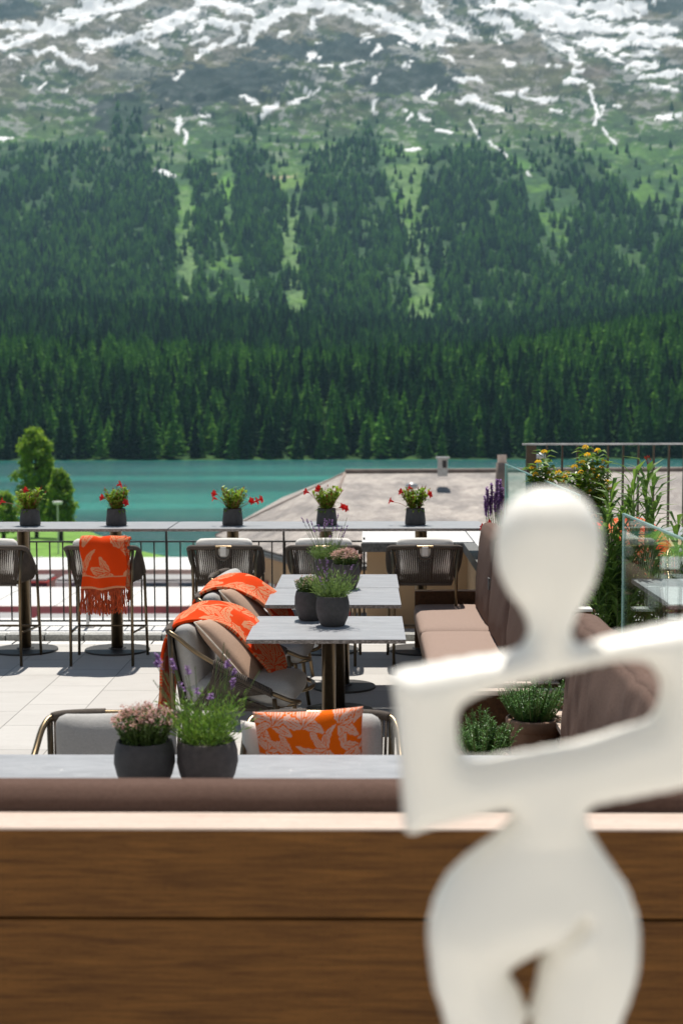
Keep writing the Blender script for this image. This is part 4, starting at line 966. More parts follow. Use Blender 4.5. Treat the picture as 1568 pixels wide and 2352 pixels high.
# ================================================================== benches
def bench_right(y0, y1, label, seams, arm=True, bl=1.2):
    root = thing('upholstered_bench', label, 'bench', (0, y0, 0), group='upholstered benches with wooden frames'); L = y1-y0
    xs, xb = .385, .90
    m = MB(); m.box(xs+.03, xb, .02, L-.02, .10, .30); m.build('seat_base', 'walnut', root, bevel=.004)
    for y in (.03, L-.09):
        for x in (xs+.05, xb): MB().box(x, x+.06, y, y+.06, 0, .099).build('leg', 'walnut', root)
    m = MB(); m.box(xb+.145, xb+.18, 0, L, .10, 1.0); m.build('back_panel', 'walnut', root, bevel=.003)
    if arm:
        for y in (-.045, L+.003): MB().box(xs-.01, xb+.09, y, y+.042, .10, .54).build('armrest', 'walnut', root, bevel=.004)
        for y in (-.045, L+.003): MB().box(xs-.01, xb+.09, y, y+.042, .5405, .548).build('armrest_cap', 'pale oak rail', root, bevel=.003)
    k = len(seams)-1
    for i in range(k):
        a, b = seams[i]-y0, seams[i+1]-y0
        MB().cushion(((xs+xb)/2-.01, (a+b)/2, .375), (xb-xs+.02, b-a-.006, .15), .04, (0, 0, .012), N=10).build('seat_cushion', 'seat fabric', root, smooth=True)
    n = max(1, round(L/bl)); step = L/n
    for i in range(n):
        cu = MB().cushion((xb+.02, (i+.5)*step, .745), (.13, step-.004, .66), .045, (.03, 0, .01), M=Matrix.Rotation(R(4.5), 3, 'Y'), N=44 if bl > 2 else 14, wob=.004, seed=i)
        if bl > 2:      # soft upright creases in the slack cover
            cu.v = [(x-.009*max(0, math.sin(y*34+2.2*math.sin(z*5)+z*7))**2*(z > .5), y, z) for x, y, z in cu.v]
        cu.build('back_cushion', 'brown fabric', root, smooth=True)
    return root
bench_right(7.25, 10.85, 'brown upholstered bench along the right side of the three marble tables', [7.25, 8.35, 9.55, 10.85])
bench_right(4.0, 6.1, 'nearer brown upholstered bench seen through the statue arm opening', [4.0, 5.05, 6.1], False, 2.1)
# planter box between the two benches
def planter_box():
    root = thing('wooden_planter', 'dark wooden planter box between the two benches, holding the rosemary pots', 'planter', (0, 6.15, 0))
    m = MB(); m.box(.36, 1.10, .98, 1.02, 0, .50); m.build('back_board', 'walnut', root); MB().box(.34, 1.1, .965, 1.035, .5005, .525).build('top_rail', 'pale oak rail', root)
    MB().box(1.06, 1.10, .06, .97, 0, .62).build('side_board', 'walnut', root); MB().box(.36, 1.05, .06, .97, .0, .12).build('floor_board', 'walnut', root)
    MB().box(.90, 1.055, .06, .965, .44, .465).build('shelf_board', 'pale oak rail', root)
planter_box()
def front_bench():
    root = thing('wooden_bench', 'long wooden bench in the foreground seen from behind, dark planks under a pale top rail', 'bench', (0, 3.14, 0), group='benches')
    zr = at(300, 1903, Y=3.134).z; yb = at(300, 1866, z=zr).y-3.14; X0, X1 = -2.6, 2.6
    m = MB(); zs_ = at(300, 2114, Y=3.14).z; zz = [zr-.0065, zs_, zs_-.262, .27, .05]
    for a_, b_ in zip(zz, zz[1:]): m.box(X0, X1, 0, .03, b_+.006, a_)
    m.build('back_panel', 'plank wood', root, bevel=.003)
    MB().box(X0, X1, .03, .045, .02, zr-.04).build('batten', 'window dark', root)
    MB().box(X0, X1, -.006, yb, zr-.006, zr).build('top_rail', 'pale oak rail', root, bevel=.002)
    n = 2; st = (X1-X0+.9)/n
    for i in range(n):
        MB().cushion((X0+st*(i+.5), yb+.08, at(300, 1790, Y=3.14+yb+.1).z-.297), (st-.004, .14, .59), .045, (0, .015, .0), M=Matrix.Rotation(R(-3), 3, 'X'), N=26, wob=.002, seed=i).build('back_cushion', 'dark brown fabric', root, smooth=True)
        MB().cushion((X0+st*(i+.5), .52, .385), (st-.004, .56, .14), .045, N=8).build('seat_cushion', 'seat fabric', root, smooth=True)
    MB().box(X0, X1, .06, .78, .1, .31).build('seat_base', 'plank wood', root)
    for x in (X0+.05, 0, X1-.1): MB().box(x, x+.06, .05, .11, 0, .099).build('leg', 'walnut', root)
front_bench()
# ================================================================== pots and plants
simple('pot charcoal', (.060, .056, .056), .75, nscale=40, var=.18, bump=.25, bscale=150); simple('pot brown', (.080, .066, .062), .78, nscale=40, var=.2, bump=.25, bscale=150); simple('soil', (.03, .022, .016), .95, nscale=60)
simple('terracotta', (.22, .13, .085), .8, nscale=9, var=.35, bump=.2, bscale=60)
leafmat('leaf grey green', (.12, .21, .06), (.24, .34, .11)); leafmat('leaf thyme', (.05, .11, .02), (.15, .24, .055)); leafmat('leaf glossy', (.11, .22, .02), (.34, .46, .05), .35, .5); leafmat('leaf rosemary', (.05, .15, .03), (.16, .32, .08), .35, .35)
leafmat('leaf fresh', (.09, .20, .03), (.24, .38, .06)); leafmat('leaf oleander', (.05, .12, .02), (.20, .33, .07), .55, .45); leafmat('leaf lantana', (.08, .17, .02), (.20, .32, .04), .4, .45)
leafmat('petal red', (.62, .008, .006), (.80, .02, .012), .45, .3); leafmat('petal purple', (.17, .07, .28), (.38, .18, .52), .6, .25); leafmat('petal pink', (.52, .26, .27), (.72, .48, .44), .6, .35); leafmat('petal yellow', (.95, .52, .02), (.98, .80, .10), .6, .3); leafmat('bud red', (.28, .02, .015), (.5, .05, .03), .5, .2)
simple('stem', (.10, .15, .04), .7); simple('stem red', (.24, .05, .03), .6)
def potted(name, label, cat, loc, prof, potmat, group, soil_z, soil_r):
    root = thing(name, label, cat, loc, rnd.uniform(0, 6), group)
    m = MB().lathe(prof, n=40); o = m.build('pot', potmat, root, smooth=True)
    MB().lathe([(soil_r, soil_z-.01), (soil_r, soil_z), (soil_r*.5, soil_z+.008), (0, soil_z+.01)], n=24).build('soil', 'soil', root, smooth=True)
    return root
def bowl(r, h): return [(0, 0), (r*.62, .0), (r*.72, .006), (r*.90, h*.28), (r, h*.55), (r*.985, h*.8), (r*.90, h), (r*.87, h+.003), (r*.83, h-.002), (r*.84, h*.8)]
def taper(r, h): return [(0, 0), (r*.9, 0), (r, .008), (r*.985, h*.3), (r*.87, h-.004), (r*.855, h), (r*.80, h), (r*.79, h*.82)]
def lavender(root, r, z, n, H, seed, fl=1.0, leaf='leaf grey green', spread=1.0, mid=.55, fs=1.0):
    q = random.Random(seed); lv = MB(); st = MB(); f = MB()
    for i in range(int(n*9)):
        a = q.uniform(0, 6.28); rr = r*.75*math.sqrt(q.random()); p = Vector((rr*math.cos(a), rr*math.sin(a), z))
        d = Vector((math.cos(a)*rr/r*.9+q.gauss(0, .25), math.sin(a)*rr/r*.9+q.gauss(0, .25), 1)).normalized(); L = H*mid*q.uniform(.35, 1)
        for k in range(7):
            t = (k+q.random())/7; pp = p+d*L*t; lv.leaf(pp, d+Vector((q.gauss(0, .55), q.gauss(0, .55), q.gauss(0, .25))), Vector((q.gauss(0, 1), q.gauss(0, 1), .4)), q.uniform(.025, .045), .0045, .15, .1)
    for i in range(n):
        a = q.uniform(0, 6.28); rr = r*.6*math.sqrt(q.random()); p = Vector((rr*math.cos(a), rr*math.sin(a), z))
        out = q.uniform(.1, .62)*spread; L = H*q.uniform(.62, 1.05); d = Vector((math.cos(a)*out, math.sin(a)*out, 1)).normalized(); e = p+d*L
        st.tube([p, p+d*L*.5+Vector((0, 0, L*.03)), e], .0013, 4)
        if q.random() < fl:
            hl = q.uniform(.02, .05)
            for k in range(int(hl/.0045)*3):
                t = q.random(); pp = e-d*hl*(1-t)*1.0; aa = q.uniform(0, 6.28); o = Vector((math.cos(aa), math.sin(aa), .5))
                f.leaf(pp, o, Vector((0, 0, 1)), .009*fs*(1.2-.5*t), .007*fs, .1, .2)
            if q.random() < .5:
                for k in range(8): aa = q.uniform(0, 6.28); f.leaf(e-d*(hl+.018), Vector((math.cos(aa), math.sin(aa), .5)), Vector((0, 0, 1)), .009, .006)
    lv.build('foliage', leaf, root); st.build('stems', 'stem', root)
    if f.v: f.build('flowers', 'petal purple', root)
def thyme(root, r, z, H, seed, pink=.5, dens=1.0):
    q = random.Random(seed); lv = MB(); f = MB(); st = MB()
    for i in range(int(230*dens)):
        a = q.uniform(0, 6.28); ph = q.uniform(0, 1); rr = r*1.18*math.sqrt(ph); top = z+H*(1-.35*ph)*q.uniform(.85, 1.1)
        b = Vector((rr*.6*math.cos(a), rr*.6*math.sin(a), z-.01)); e = Vector((rr*math.cos(a), rr*math.sin(a), top)); 
        if i % 3 == 0: st.tube([b, e], .0012, 3)
        for k in range(15):
            t = q.uniform(.12, 1); p = b.lerp(e, t); lv.leaf(p, Vector((q.gauss(0, 1), q.gauss(0, 1), .6)), Vector((q.gauss(0, .5), q.gauss(0, .5), 1)), q.uniform(.008, .014), .007, .2, .15)
        if q.random() < pink:
            for k in range(10): f.leaf(e+Vector((q.gauss(0, .006), q.gauss(0, .006), q.gauss(0, .008))), Vector((q.gauss(0, 1), q.gauss(0, 1), .7)), Vector((0, 0, 1)), .0085, .008, .1, .2)
    lv.build('foliage', 'leaf thyme', root); st.build('stems', 'stem', root)
    if f.v: f.build('flowers', 'petal pink', root)
def mandevilla(root, r, z, seed, flw, H=.14):
    """flw: list of (dx, dz) of the red trumpet flowers seen from the front"""
    q = random.Random(seed); lv = MB(); f = MB(); st = MB(); bd = MB()
    for i in range(40):
        a = q.uniform(0, 6.28); o = q.uniform(.05, .75); L = H*q.uniform(.55, 1.1); p = Vector((r*.4*math.cos(a), r*.4*math.sin(a), z)); d = Vector((math.cos(a)*o, math.sin(a)*o, 1)).normalized()
        st.tube([p, p+d*L], .0018, 4)
        for k in range(8):
            t = .1+.9*k/8; aa = a+k*1.57+q.uniform(-.5, .5); lv.leaf(p+d*L*t, Vector((math.cos(aa), math.sin(aa), q.uniform(.2, 1.3))), Vector((0, 0, 1)), q.uniform(.045, .075), q.uniform(.022, .032), .3, .12)
        if q.random() < .5: bd.leaf(p+d*L, d, Vector((1, 0, 0)), .035, .008, .1, .2); bd.leaf(p+d*L, d+Vector((.1, .1, 0)), Vector((0, 1, 0)), .03, .008, .1, .2)
    for i in range(14):
        a = q.uniform(0, 6.28); lv.leaf(Vector((r*.7*math.cos(a), r*.7*math.sin(a), z)), Vector((math.cos(a), math.sin(a), q.uniform(-.4, .4))), Vector((0, 0, 1)), .05, .02, .3, .1)
    for (dx, dz) in flw:
        f = MB()
        e = Vector((dx, q.uniform(-.03, .02), z+dz)); b = Vector((dx*.25, 0, z+.01)); st.tube(spline([b, b.lerp(e, .5)+Vector((0, 0, -.008 if dz < .05 else .01)), e], 4), .0018, 4)
        v = Vector((math.copysign(1, dx), q.uniform(-1, 0), .35)).normalized(); s1 = v.cross(Vector((0, 0, 1))).normalized(); s2 = s1.cross(v); ce = e+v*.028
        nn = 16; k0 = len(f.v)
        for k in range(nn): an = 2*math.pi*k/nn; f.v.append(tuple(e+(s1*math.cos(an)+s2*math.sin(an))*.0045))
        for k in range(nn): an = 2*math.pi*k/nn; f.v.append(tuple(ce+(s1*math.cos(an)+s2*math.sin(an))*.010))
        for k in range(nn): an = 2*math.pi*k/nn; f.v.append(tuple(ce+v*(.004 if k % 2 else .010)+(s1*math.cos(an)+s2*math.sin(an))*(.029+.007*math.cos(5*an))))
        for g in range(2):
            for k in range(nn): f.face(k0+g*nn+k, k0+g*nn+(k+1) % nn, k0+(g+1)*nn+(k+1) % nn, k0+(g+1)*nn+k)
        f.build('flower', 'petal red', root)
    lv.build('foliage', 'leaf glossy', root); st.build('stems', 'stem red', root); bd.build('buds', 'bud red', root)
GB = 'charcoal pots of red flowers on the high counter'
mv = [(64, [(-.19, .07), (-.01, .16)], 'leftmost red flowered plant in a charcoal pot on the high counter, before the tree'), (264, [(-.085, .10), (.005, .20), (.06, .06)], 'red flowered plant in a charcoal pot on the counter above the orange throw'),
      (533, [(-.12, .13), (-.12, .09), (.13, .07), (.20, .08), (.165, .065), (-.02, .12)], 'counter plant whose red blooms trail to the right, third pot from the left'), (750, [(-.14, .14), (-.04, .17), (.13, .01), (.10, .02), (-.06, .15)], 'counter plant with a drooping red bloom at its right, fourth pot from the left'),
      (954, [(-.17, .065), (-.09, .14), (-.02, .17), (.09, .12)], 'rightmost red flowered plant on the counter, before the shingled roof')]
for i, (px, fl, lb) in enumerate(mv):
    x = (px-840)*11.30/FPX; r_ = potted('potted_mandevilla', lb, 'potted plant', (x, 11.30, ZB), taper(.083, .135), 'pot charcoal', GB, .115, .062); r_.rotation_euler.z = 0; mandevilla(r_, .07, .118, 20+i, fl, .175)
GT = 'herb pots on the marble tables'
def pt(px, pbase, z=.75): return at(px, pbase, z=z)
b = pt(764, 1437); r_ = potted('potted_lavender', 'front lavender in a round charcoal pot on the nearest marble table', 'potted plant', b, bowl(.093, .165), 'pot charcoal', GT, .145, .08); lavender(r_, .082, .145, 26, .24, 1, .5, mid=.68, fs=1.0)
b = pt(712, 1424); r_ = potted('potted_thyme', 'green thyme in a charcoal pot left of the front lavender', 'potted plant', b, bowl(.088, .165), 'pot charcoal', GT, .145, .075); thyme(r_, .075, .15, .10, 2, .12, 1.1)
b = pt(793, 1352); r_ = potted('potted_thyme', 'pink flowering thyme in a brown pot on the far marble table', 'potted plant', b, bowl(.098, .165), 'pot brown', GT, .145, .08); thyme(r_, .082, .15, .105, 3, .6, 1.1)
b = pt(752, 1338); r_ = potted('potted_lavender', 'tall lavender in a brown pot on the far marble table, left of the pink thyme', 'potted plant', b, bowl(.092, .165), 'pot brown', GT, .145, .078); lavender(r_, .085, .145, 26, .33, 4, .7, mid=.42, fs=1.3)
b = at(333, 1808, z=.75); r_ = potted('potted_thyme', 'blurred pink flowering thyme in a charcoal pot on the near table', 'potted plant', b, bowl(.098, .150), 'pot charcoal', GT, .135, .085); thyme(r_, .085, .14, .115, 5, .45, 1.3)
b = at(477, 1808, z=.75); r_ = potted('potted_lavender', 'blurred tall lavender in a brown pot on the near table', 'potted plant', b, bowl(.098, .150), 'pot brown', GT, .135, .085); lavender(r_, .085, .135, 26, .31, 6, .62, leaf='leaf fresh', mid=.58, fs=1.6)
def rosemary(px, py, Y, r, h, H, seed, label, z0=0, n=60):
    c = at(px, py, Y=Y); root = potted('potted_rosemary', label, 'potted plant', (c.x, Y, c.z-h), [(0, 0), (r*.7, 0), (r*.93, h*.78), (r*.94, h*.79), (r*1.02, h*.80), (r*1.03, h*.97), (r*1.0, h), (r*.9, h), (r*.88, h*.9)], 'terracotta', 'terracotta pots of rosemary', h*.92, r*.88)
    q = random.Random(seed); lv = MB(); st = MB()
    for i in range(n):
        a = q.uniform(0, 6.28); o = q.uniform(0, .95)**.8; b = Vector((r*.6*o*math.cos(a), r*.6*o*math.sin(a), h*.93)); L = H*q.uniform(.6, 1.05)*(1-.25*o)
        d = Vector((math.cos(a)*o*.95, math.sin(a)*o*.95, 1)).normalized(); P = spline([b, b+d*L*.5+Vector((0, 0, -.01)), b+d*L+Vector((0, 0, .03*o))], 4); st.tube(P, .002, 4)
        for k in range(46):
            t = q.random(); pp = b+d*L*t; aa = q.uniform(0, 6.28); lv.leaf(pp, Vector((math.cos(aa), math.sin(aa), q.uniform(.4, 1.2))), Vector((0, 0, 1)), q.uniform(.022, .038)*(1.1-.4*t), .0052, .25, .1)
    lv.build('foliage', 'leaf rosemary', root); st.build('stems', 'stem', root)
rosemary(1224, 1648, 6.75, .128, .27, .225, 1, 'large rosemary in a terracotta pot seen through the statue arm opening', n=100)
rosemary(1108, 1735, 6.35, .12, .25, .23, 2, 'smaller rosemary at the left of the statue arm opening', n=80)
rosemary(1318, 1600, 7.0, .09, .2, .10, 3, 'small herb pot behind the large rosemary, against the wooden bench', n=24)
def leafy_shrub(name, label, cat, base, stems, leafm, LL, LW, seed, flowers=None, dens=26, up=.6, whorl=False, potr=.16, poth=.30):
    root = potted(name, label, cat, base, taper(potr, poth), 'pot charcoal', None, poth*.85, potr*.72); root.rotation_euler.z = 0
    q = random.Random(seed); lv = MB(); st = MB(); f = MB(); b2 = MB()
    for (dx, dy, h, fk) in stems:
        b = Vector((dx*.12, dy*.2, poth*.85)); e = Vector((dx, dy, h)); m_ = Vector((dx*.75, dy*.8, h*.55)); P = spline([b, m_, e], 10); st.tube(P, .0045, 5, r_end=.002)
        for k in range(dens):
            t = .12+.88*(k/dens)**.75; i = min(len(P)-2, int(t*(len(P)-1))); p = P[i].lerp(P[i+1], t*(len(P)-1)-i); d = (P[i+1]-P[i]).normalized()
            for w_ in range(3 if whorl else 2):
                aa = k*2.4+w_*(2.09 if whorl else 3.14)+q.uniform(-.3, .3); uu = up*(.4+1.1*t) if whorl else q.uniform(-.1, .5)
                v = Vector((math.cos(aa), math.sin(aa), uu)); ln = LL*q.uniform(.7, 1.15); lv.leaf(p, v, d, ln, LW*q.uniform(.8, 1.1), q.uniform(.1, .45), .14)
        if flowers == 'lantana' and fk:
            for k in range(fk+1):
                f = MB(); t = 1 if k == 0 else q.uniform(.55, 1); i = min(len(P)-1, int(t*(len(P)-1))); c = P[i]+Vector((q.gauss(0, .04), -abs(q.gauss(0, .05)), q.uniform(.0, .05)))*(k > 0)
                st.tube([P[i], c], .0012, 3)
                for _ in range(34):
                    a, z = q.uniform(0, 6.28), q.uniform(-.1, 1); rr = math.sqrt(max(0, 1-z*z)); n_ = Vector((rr*math.cos(a), rr*math.sin(a), z)); f.leaf(c+n_*.013, n_+Vector((q.gauss(0, .4), q.gauss(0, .4), q.gauss(0, .4))), Vector((q.gauss(0, 1), q.gauss(0, 1), 1)), .014, .015, .1, .2)
                f.build('flower_head', 'petal yellow', root)
            f = MB()
        if flowers == 'oleander' and fk:
            for k in range(5):
                v = Vector((q.gauss(0, .35), q.gauss(0, .35), 1)).normalized(); c = e+v*q.uniform(.02, .05); b2.tube([e, c], .0012, 3); b2.leaf(c, v, Vector((1, 0, 0)), .022, .008, .1, .2); b2.leaf(c, v, Vector((0, 1, 0)), .02, .008, .1, .2)
        if flowers == 'lavender' and fk:
            for k in range(150): t = q.random(); i = int((.72+.28*t)*(len(P)-1)); p = P[i]; aa = q.uniform(0, 6.28); f.leaf(p+Vector((0, 0, q.uniform(-.02, .05))), Vector((math.cos(aa), math.sin(aa), .7)), Vector((0, 0, 1)), .026, .017, .1, .2)
    lv.build('foliage', leafm, root); st.build('stems', 'stem', root)
    if f.v: f.build('flowers', 'petal yellow' if flowers == 'lantana' else 'petal purple', root)
    if b2.v: b2.build('buds', 'bud red', root)
    return root
def stems_px(base, Y, pts, seed, jit=.06):
    q = random.Random(seed); out = []
    for (px, py, fk) in pts:
        p = at(px, py, Y=Y); out.append((p.x-base[0], q.uniform(-jit, jit), p.z-base[2], fk))
    return out
bs = (at(1310, 1300, Y=9.6).x, 9.6, .36); P = [(1232, 1062, 1), (1250, 1040, 2), (1220, 1078, 3), (1262, 1090, 3), (1282, 1100, 3), (1300, 1120, 3), (1340, 1045, 2), (1350, 1030, 3), (1368, 1036, 2), (1382, 1062, 2), (1388, 1080, 2), (1372, 1098, 2), (1340, 1100, 2), (1325, 1120, 2), (1395, 1110, 3), (1270, 1130, 2), (1355, 1140, 1), (1300, 1150, 1), (1380, 1140, 1), (1330, 1160, 1), (1290, 1170, 0), (1290, 1095, 3), (1305, 1090, 2), (1320, 1074, 3), (1330, 1086, 2), (1275, 1084, 2), (1352, 1066, 2), (1240, 1085, 2), (1360, 1175, 0), (1345, 1190, 0), (1310, 1185, 0)]
leafy_shrub('potted_lantana', 'tall lantana with yellow orange flower heads behind the glass screen', 'potted plant', bs, stems_px(bs, 9.6, P, 3, .16), 'leaf lantana', .095, .060, 5, 'lantana', 40)
bs = (at(1430, 1400, Y=7.3).x+.03, 7.3, .36); P = [(1480, 1068, 1), (1445, 1075, 0), (1398, 1120, 0), (1385, 1170, 0), (1370, 1210, 0), (1418, 1190, 0), (1460, 1130, 0), (1508, 1110, 0), (1440, 1160, 0), (1495, 1160, 0), (1375, 1290, 0), (1405, 1260, 0), (1435, 1290, 0), (1390, 1310, 0), (1365, 1320, 0), (1460, 1260, 0)]
leafy_shrub('potted_oleander', 'tall oleander with narrow leaves and red buds between the glass screens', 'potted plant', bs, stems_px(bs, 7.3, P, 4, .16), 'leaf oleander', .17, .030, 6, 'oleander', 17, whorl=True)
bs = (at(1530, 1500, Y=7.7).x, 7.6, .36); P = [(1540, 1190, 0), (1500, 1240, 0), (1560, 1250, 0), (1520, 1290, 0), (1480, 1310, 0), (1545, 1330, 0), (1590, 1220, 0), (1500, 1370, 0)]
leafy_shrub('potted_oleander', 'second lower oleander behind the glass screen at the right edge', 'potted plant', bs, stems_px(bs, 7.7, P, 8, .14), 'leaf oleander', .17, .030, 9, None, 16, whorl=True)
bs = (at(1140, 1230, Y=11.2).x, 11.2, .785); P = [(1118, 1128, 1), (1128, 1118, 1), (1140, 1108, 1), (1150, 1112, 1), (1112, 1150, 1), (1125, 1150, 1), (1155, 1130, 1), (1135, 1140, 1), (1145, 1150, 1), (1120, 1170, 0), (1150, 1170, 0)]
leafy_shrub('potted_butterfly_lavender', 'purple flowering plant at the top left of the statue head', 'potted plant', bs, stems_px(bs, 11.2, P, 9, .05), 'leaf grey green', .03, .006, 10, 'lavender', 12, potr=.08, poth=.13)
bs = (at(1395, 1500, Y=7.1).x, 7.1, .003); P = [(1375, 1340, 0), (1395, 1325, 0), (1420, 1345, 0), (1365, 1370, 0), (1410, 1375, 0), (1440, 1360, 0), (1385, 1395, 0), (1430, 1400, 0), (1450, 1385, 0)]
leafy_shrub('potted_oleander', 'low leafy oleander at the foot of the tall one, beside the wooden post', 'potted plant', bs, stems_px(bs, 7.1, P, 12, .10), 'leaf oleander', .14, .026, 13, None, 14, whorl=True)
# extra single red bloom by the head
def small_bloom():
    b = at(1128, 1222, Y=10.9); r_ = potted('potted_mandevilla', 'small red flowered plant half hidden behind the statue head', 'potted plant', (b.x+.03, 10.9, ZB-.2), taper(.07, .12), 'pot charcoal', GB, .1, .052); r_.rotation_euler.z = 0; mandevilla(r_, .06, .1, 33, [(-.075, .11), (-.02, .14)], .10)
small_bloom()
# furniture on the raised terrace at the far right
x_ = at(1425, 1250, Y=9.0).x
again(chair, (x_+.0, 8.9, .36), R(-140), 'rope armchair behind the oleander at the right')
o = chair_throw(x_+.02, 8.9, 8, 'orange throw on the armchair behind the oleander'); o.location.z = .37; o.rotation_euler.z = R(-50)
xt = at(1524, 1200, Y=9.6).x
t_ = table(xt, xt+.8, 9.3, 9.95, .75, [xt+.4], 'grey marble table at the right edge in front of the guard rail', 'marble tables right of the glass'); t_.location.z = .36
t_ = table(1.31, 2.12, 6.1, 7.0, .75, [1.72], 'marble table seen through the glass screen at the right edge', 'marble tables right of the glass'); t_.location.z = .36
again(chair, (2.0, 7.9, .36), R(175), 'rope armchair at the marble table behind the right glass screen')
def small_sign():
    a = at(1326, 1397, Y=6.88); root = thing('table_sign', 'small white block sign with a letter Q standing on the wooden post', 'sign', (a.x-.02, 6.9, a.z))
    MB().box(-.026, .026, -.012, .012, .0, .105).build('block', 'roof white', root, bevel=.002)
    m = MB(); c = [(.013+.0052*math.cos(k*math.pi/8), -.0128, .014+.0052*math.sin(k*math.pi/8)) for k in range(17)]; m.tube(c, .0009, 5); m.tube([(.014, -.0128, .012), (.0185, -.0128, .0075)], .0009, 5); m.build('letter', 'window dark', root)
small_sign()
# ================================================================== the statue
def statue():
    Y = 1.25; C = at(1255, 1900, Y=Y); px = Y/FPX
    outer = [(1255,1112),(1300,1118),(1340,1145),(1365,1185),(1375,1235),(1368,1295),(1350,1345),(1322,1395),(1310,1440),(1332,1464),(1400,1445),(1568,1403),(1700,1372),(1716,1380),(1722,1400),(1700,1560),(1690,1700),(1684,1775),(1640,1792),(1568,1806),(1460,1828),(1360,1850),(1352,1880),(1362,1912),(1402,1975),(1440,2035),(1466,2095),(1478,2160),(1474,2236),(1455,2310),(1430,2380),(1395,2500),(1370,2600),(1352,2720),(1345,2800),(1255,2800),(1243,2700),(1232,2560),(1222,2440),(1215,2352),
             (1200,2440),(1190,2560),(1180,2700),(1178,2800),(1085,2800),(1070,2700),(1050,2560),(1028,2440),(1010,2352),(990,2285),(980,2225),(975,2160),(980,2110),(996,2058),(1025,2010),(1064,1970),(1115,1930),(1150,1900),(1170,1872),(1160,1860),(1100,1872),(1000,1898),(930,1918),(920,1905),(908,1740),(898,1620),(890,1545),(900,1528),(1000,1508),(1100,1492),(1165,1482),(1196,1464),(1208,1432),(1194,1390),(1160,1345),(1140,1295),(1134,1235),(1145,1180),(1172,1140),(1212,1117)]
    hole = [(1056,1673),(1064,1635),(1092,1608),(1154,1582),(1267,1556),(1357,1536),(1438,1530),(1480,1540),(1501,1572),(1492,1618),(1424,1655),(1312,1690),(1176,1714),(1095,1730),(1066,1712)]
    gap = [(1172,2240),(1246,2194),(1236,2240),(1216,2335),(1196,2290)]
    def dens(P, st=9):
        o = []; n = len(P)
        for i in range(n):
            p0, p1, p2, p3 = [Vector((*P[(i+k) % n], 0)) for k in (-1, 0, 1, 2)]
            m = max(1, int((p2-p1).length/st))
            for k in range(m):
                t = k/m; q = .5*((2*p1)+(p2-p0)*t+(2*p0-5*p1+4*p2-p3)*t*t+(3*p1-p0-3*p2+p3)*t**3); o.append((q.x, q.y))
        return o
    outer = [((x-1255)*1.035+1255, (y-1250)*1.04+1245) if y < 1440 else (x, y) for x, y in outer]; hole = [(1048,1672),(1052,1628),(1078,1598),(1150,1570),(1267,1542),(1357,1520),(1438,1508),(1488,1520),(1512,1558),(1510,1600),(1492,1642),(1424,1664),(1312,1697),(1176,1723),(1095,1738),(1062,1726),(1050,1700)]
    loops = [dens(outer), dens(hole), dens(gap)]
    V = []; E = []
    for lp in loops:
        b = len(V); V += lp; E += [(b+i, b+(i+1) % len(lp)) for i in range(len(lp))]
    S = np.array([[*V[a], *V[b]] for a, b in E])
    def dist(P):
        P = np.array(P); a = S[None, :, :2]; d = S[None, :, 2:]-a; q = P[:, None, :]-a; t = np.clip((q*d).sum(-1)/((d*d).sum(-1)+1e-9), 0, 1); return np.sqrt((((q-d*t[..., None]))**2).sum(-1)).min(1)
    g = [(x+(4 if (j % 2) else 0), y) for j, y in enumerate(range(1105, 2805, 9)) for x in range(880, 1730, 9)]
    gx = np.array([p[0] for p in g], float); gy = np.array([p[1] for p in g], float)
    ins = inpoly(gx, gy, loops[0]) & ~inpoly(gx, gy, loops[1]) & ~inpoly(gx, gy, loops[2]); P = [p for p, i in zip(g, ins) if i]; D = dist(P); P = [p for p, d in zip(P, D) if d > 4.5]
    nb = len(V); allp = V+P
    ov, oe, of, *_ = geometry.delaunay_2d_cdt([Vector(p) for p in allp], E, [], 0, 1e-5)
    oa = np.array([tuple(v) for v in ov]); tri = np.array([f for f in of if len(f) == 3]); cen = oa[tri].mean(1)
    k = inpoly(cen[:, 0], cen[:, 1], loops[0]) & ~inpoly(cen[:, 0], cen[:, 1], loops[1]) & ~inpoly(cen[:, 0], cen[:, 1], loops[2]); tri = tri[k]
    d = dist(oa); y = oa[:, 1]; x = oa[:, 0]
    Rm = np.interp(y, [1112, 1400, 1480, 1850, 1950, 2150, 2400, 2800], [118, 118, 66, 66, 105, 150, 120, 70])
    q = np.clip(d/Rm, 0, 1); T = Rm*np.sqrt(1-(1-q)**2)*np.interp(y, [1112, 1400, 1490, 1850, 1930, 2800], [.95, .95, 1.3, 1.3, .85, .80])
    T[d < .5] = 0
    cr = np.clip(1-segdist(x, y, (1330, 2100), (1246, 2194))/26, 0, 1); front = T*(1-.5*cr**1.5)
    th = segdist(x, y, (1040, 2130), (1250, 2120)); front = front+14*np.exp(-(th/90)**2)*(T > 2); front = front-10*np.exp(-(np.hypot(x-1380, y-2120)/80)**2)*(T > 2)
    m = MB(); n = len(oa); O = C
    ry = Vector((1, 0, 0)); 
    for i in range(n): m.v.append(((x[i]-1255)*px, -front[i]*px, (1900-y[i])*px))
    back = {}
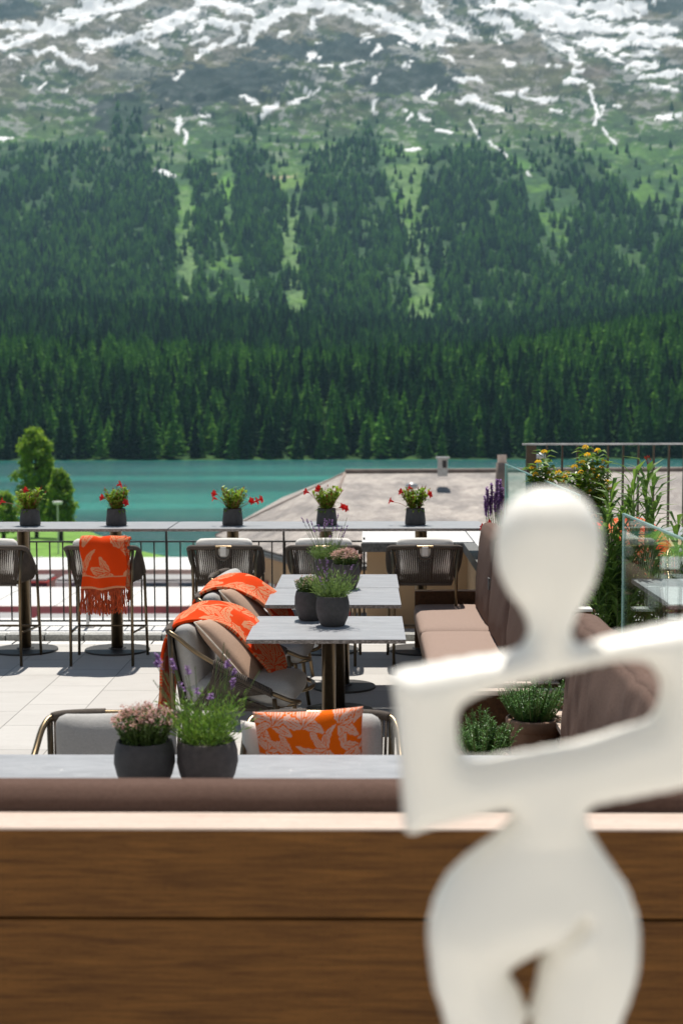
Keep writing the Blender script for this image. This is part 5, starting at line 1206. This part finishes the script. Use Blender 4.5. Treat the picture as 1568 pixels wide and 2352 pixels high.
    for i in range(n):
        if T[i] > 0: back[i] = len(m.v); m.v.append(((x[i]-1255)*px, T[i]*px, (1900-y[i])*px))
        else: back[i] = i
    for t in tri:
        a, b, c = [int(q) for q in t]
        if (oa[b][0]-oa[a][0])*(oa[c][1]-oa[a][1])-(oa[b][1]-oa[a][1])*(oa[c][0]-oa[a][0]) > 0: a, c = c, a
        m.face(c, b, a) if False else m.face(a, b, c)
        A, B, Cc = back[a], back[b], back[c]
        m.face(A, Cc, B)
    t = NT('white glaze'); t.base((.90, .868, .80)); t.set(.38, spec=.4); t.bump(t.noise(6, 2, t.coord()), .05, .01); MAT['white glaze'] = t.m
    root = thing('statue', 'white abstract figure sculpture with a round head and folded arms, in the right foreground', 'statue', (C.x, Y, C.z))
    b = m.build('figure', 'white glaze', root, smooth=True)
    sm = b.modifiers.new('smooth', 'SMOOTH'); sm.factor = .5; sm.iterations = 2
    zb = (1900-2800)*px
    MB().lathe([(0, zb-.03), (.11, zb-.03), (.115, zb-.02), (.11, zb+.006), (0, zb+.008)], n=40).build('plinth', 'white glaze', root, smooth=False)
    zt = C.z+zb-.0305
    rt = thing('side_table', 'pale pedestal table under the white statue', 'pedestal', (C.x, Y, 0))
    MB().box(-.25, .25, -.2, .2, zt-.03, zt).build('tabletop', 'roof white', rt, bevel=.003); MB().box(-.18, .18, -.13, .13, 0, zt-.031).build('column', 'roof white', rt)
statue()
# ================================================================== haze
def haze():
    m = MB().box(-2600, 2600, -60, 5200, -60, 1800); t = bpy.data.materials.new('haze'); t.use_nodes = True; nt = t.node_tree; nt.nodes.clear()
    o = nt.nodes.new('ShaderNodeOutputMaterial'); v = nt.nodes.new('ShaderNodeVolumePrincipled'); v.inputs['Color'].default_value = (.46, .80, 1.0, 1); v.inputs['Density'].default_value = HAZE; v.inputs['Anisotropy'].default_value = .2
    nt.links.new(v.outputs[0], o.inputs['Volume']); MAT['hz'] = t; ob = m.build('haze', t); tag(ob, 'thin blue mountain air', kind='stuff')
HAZE = 6e-5
haze()
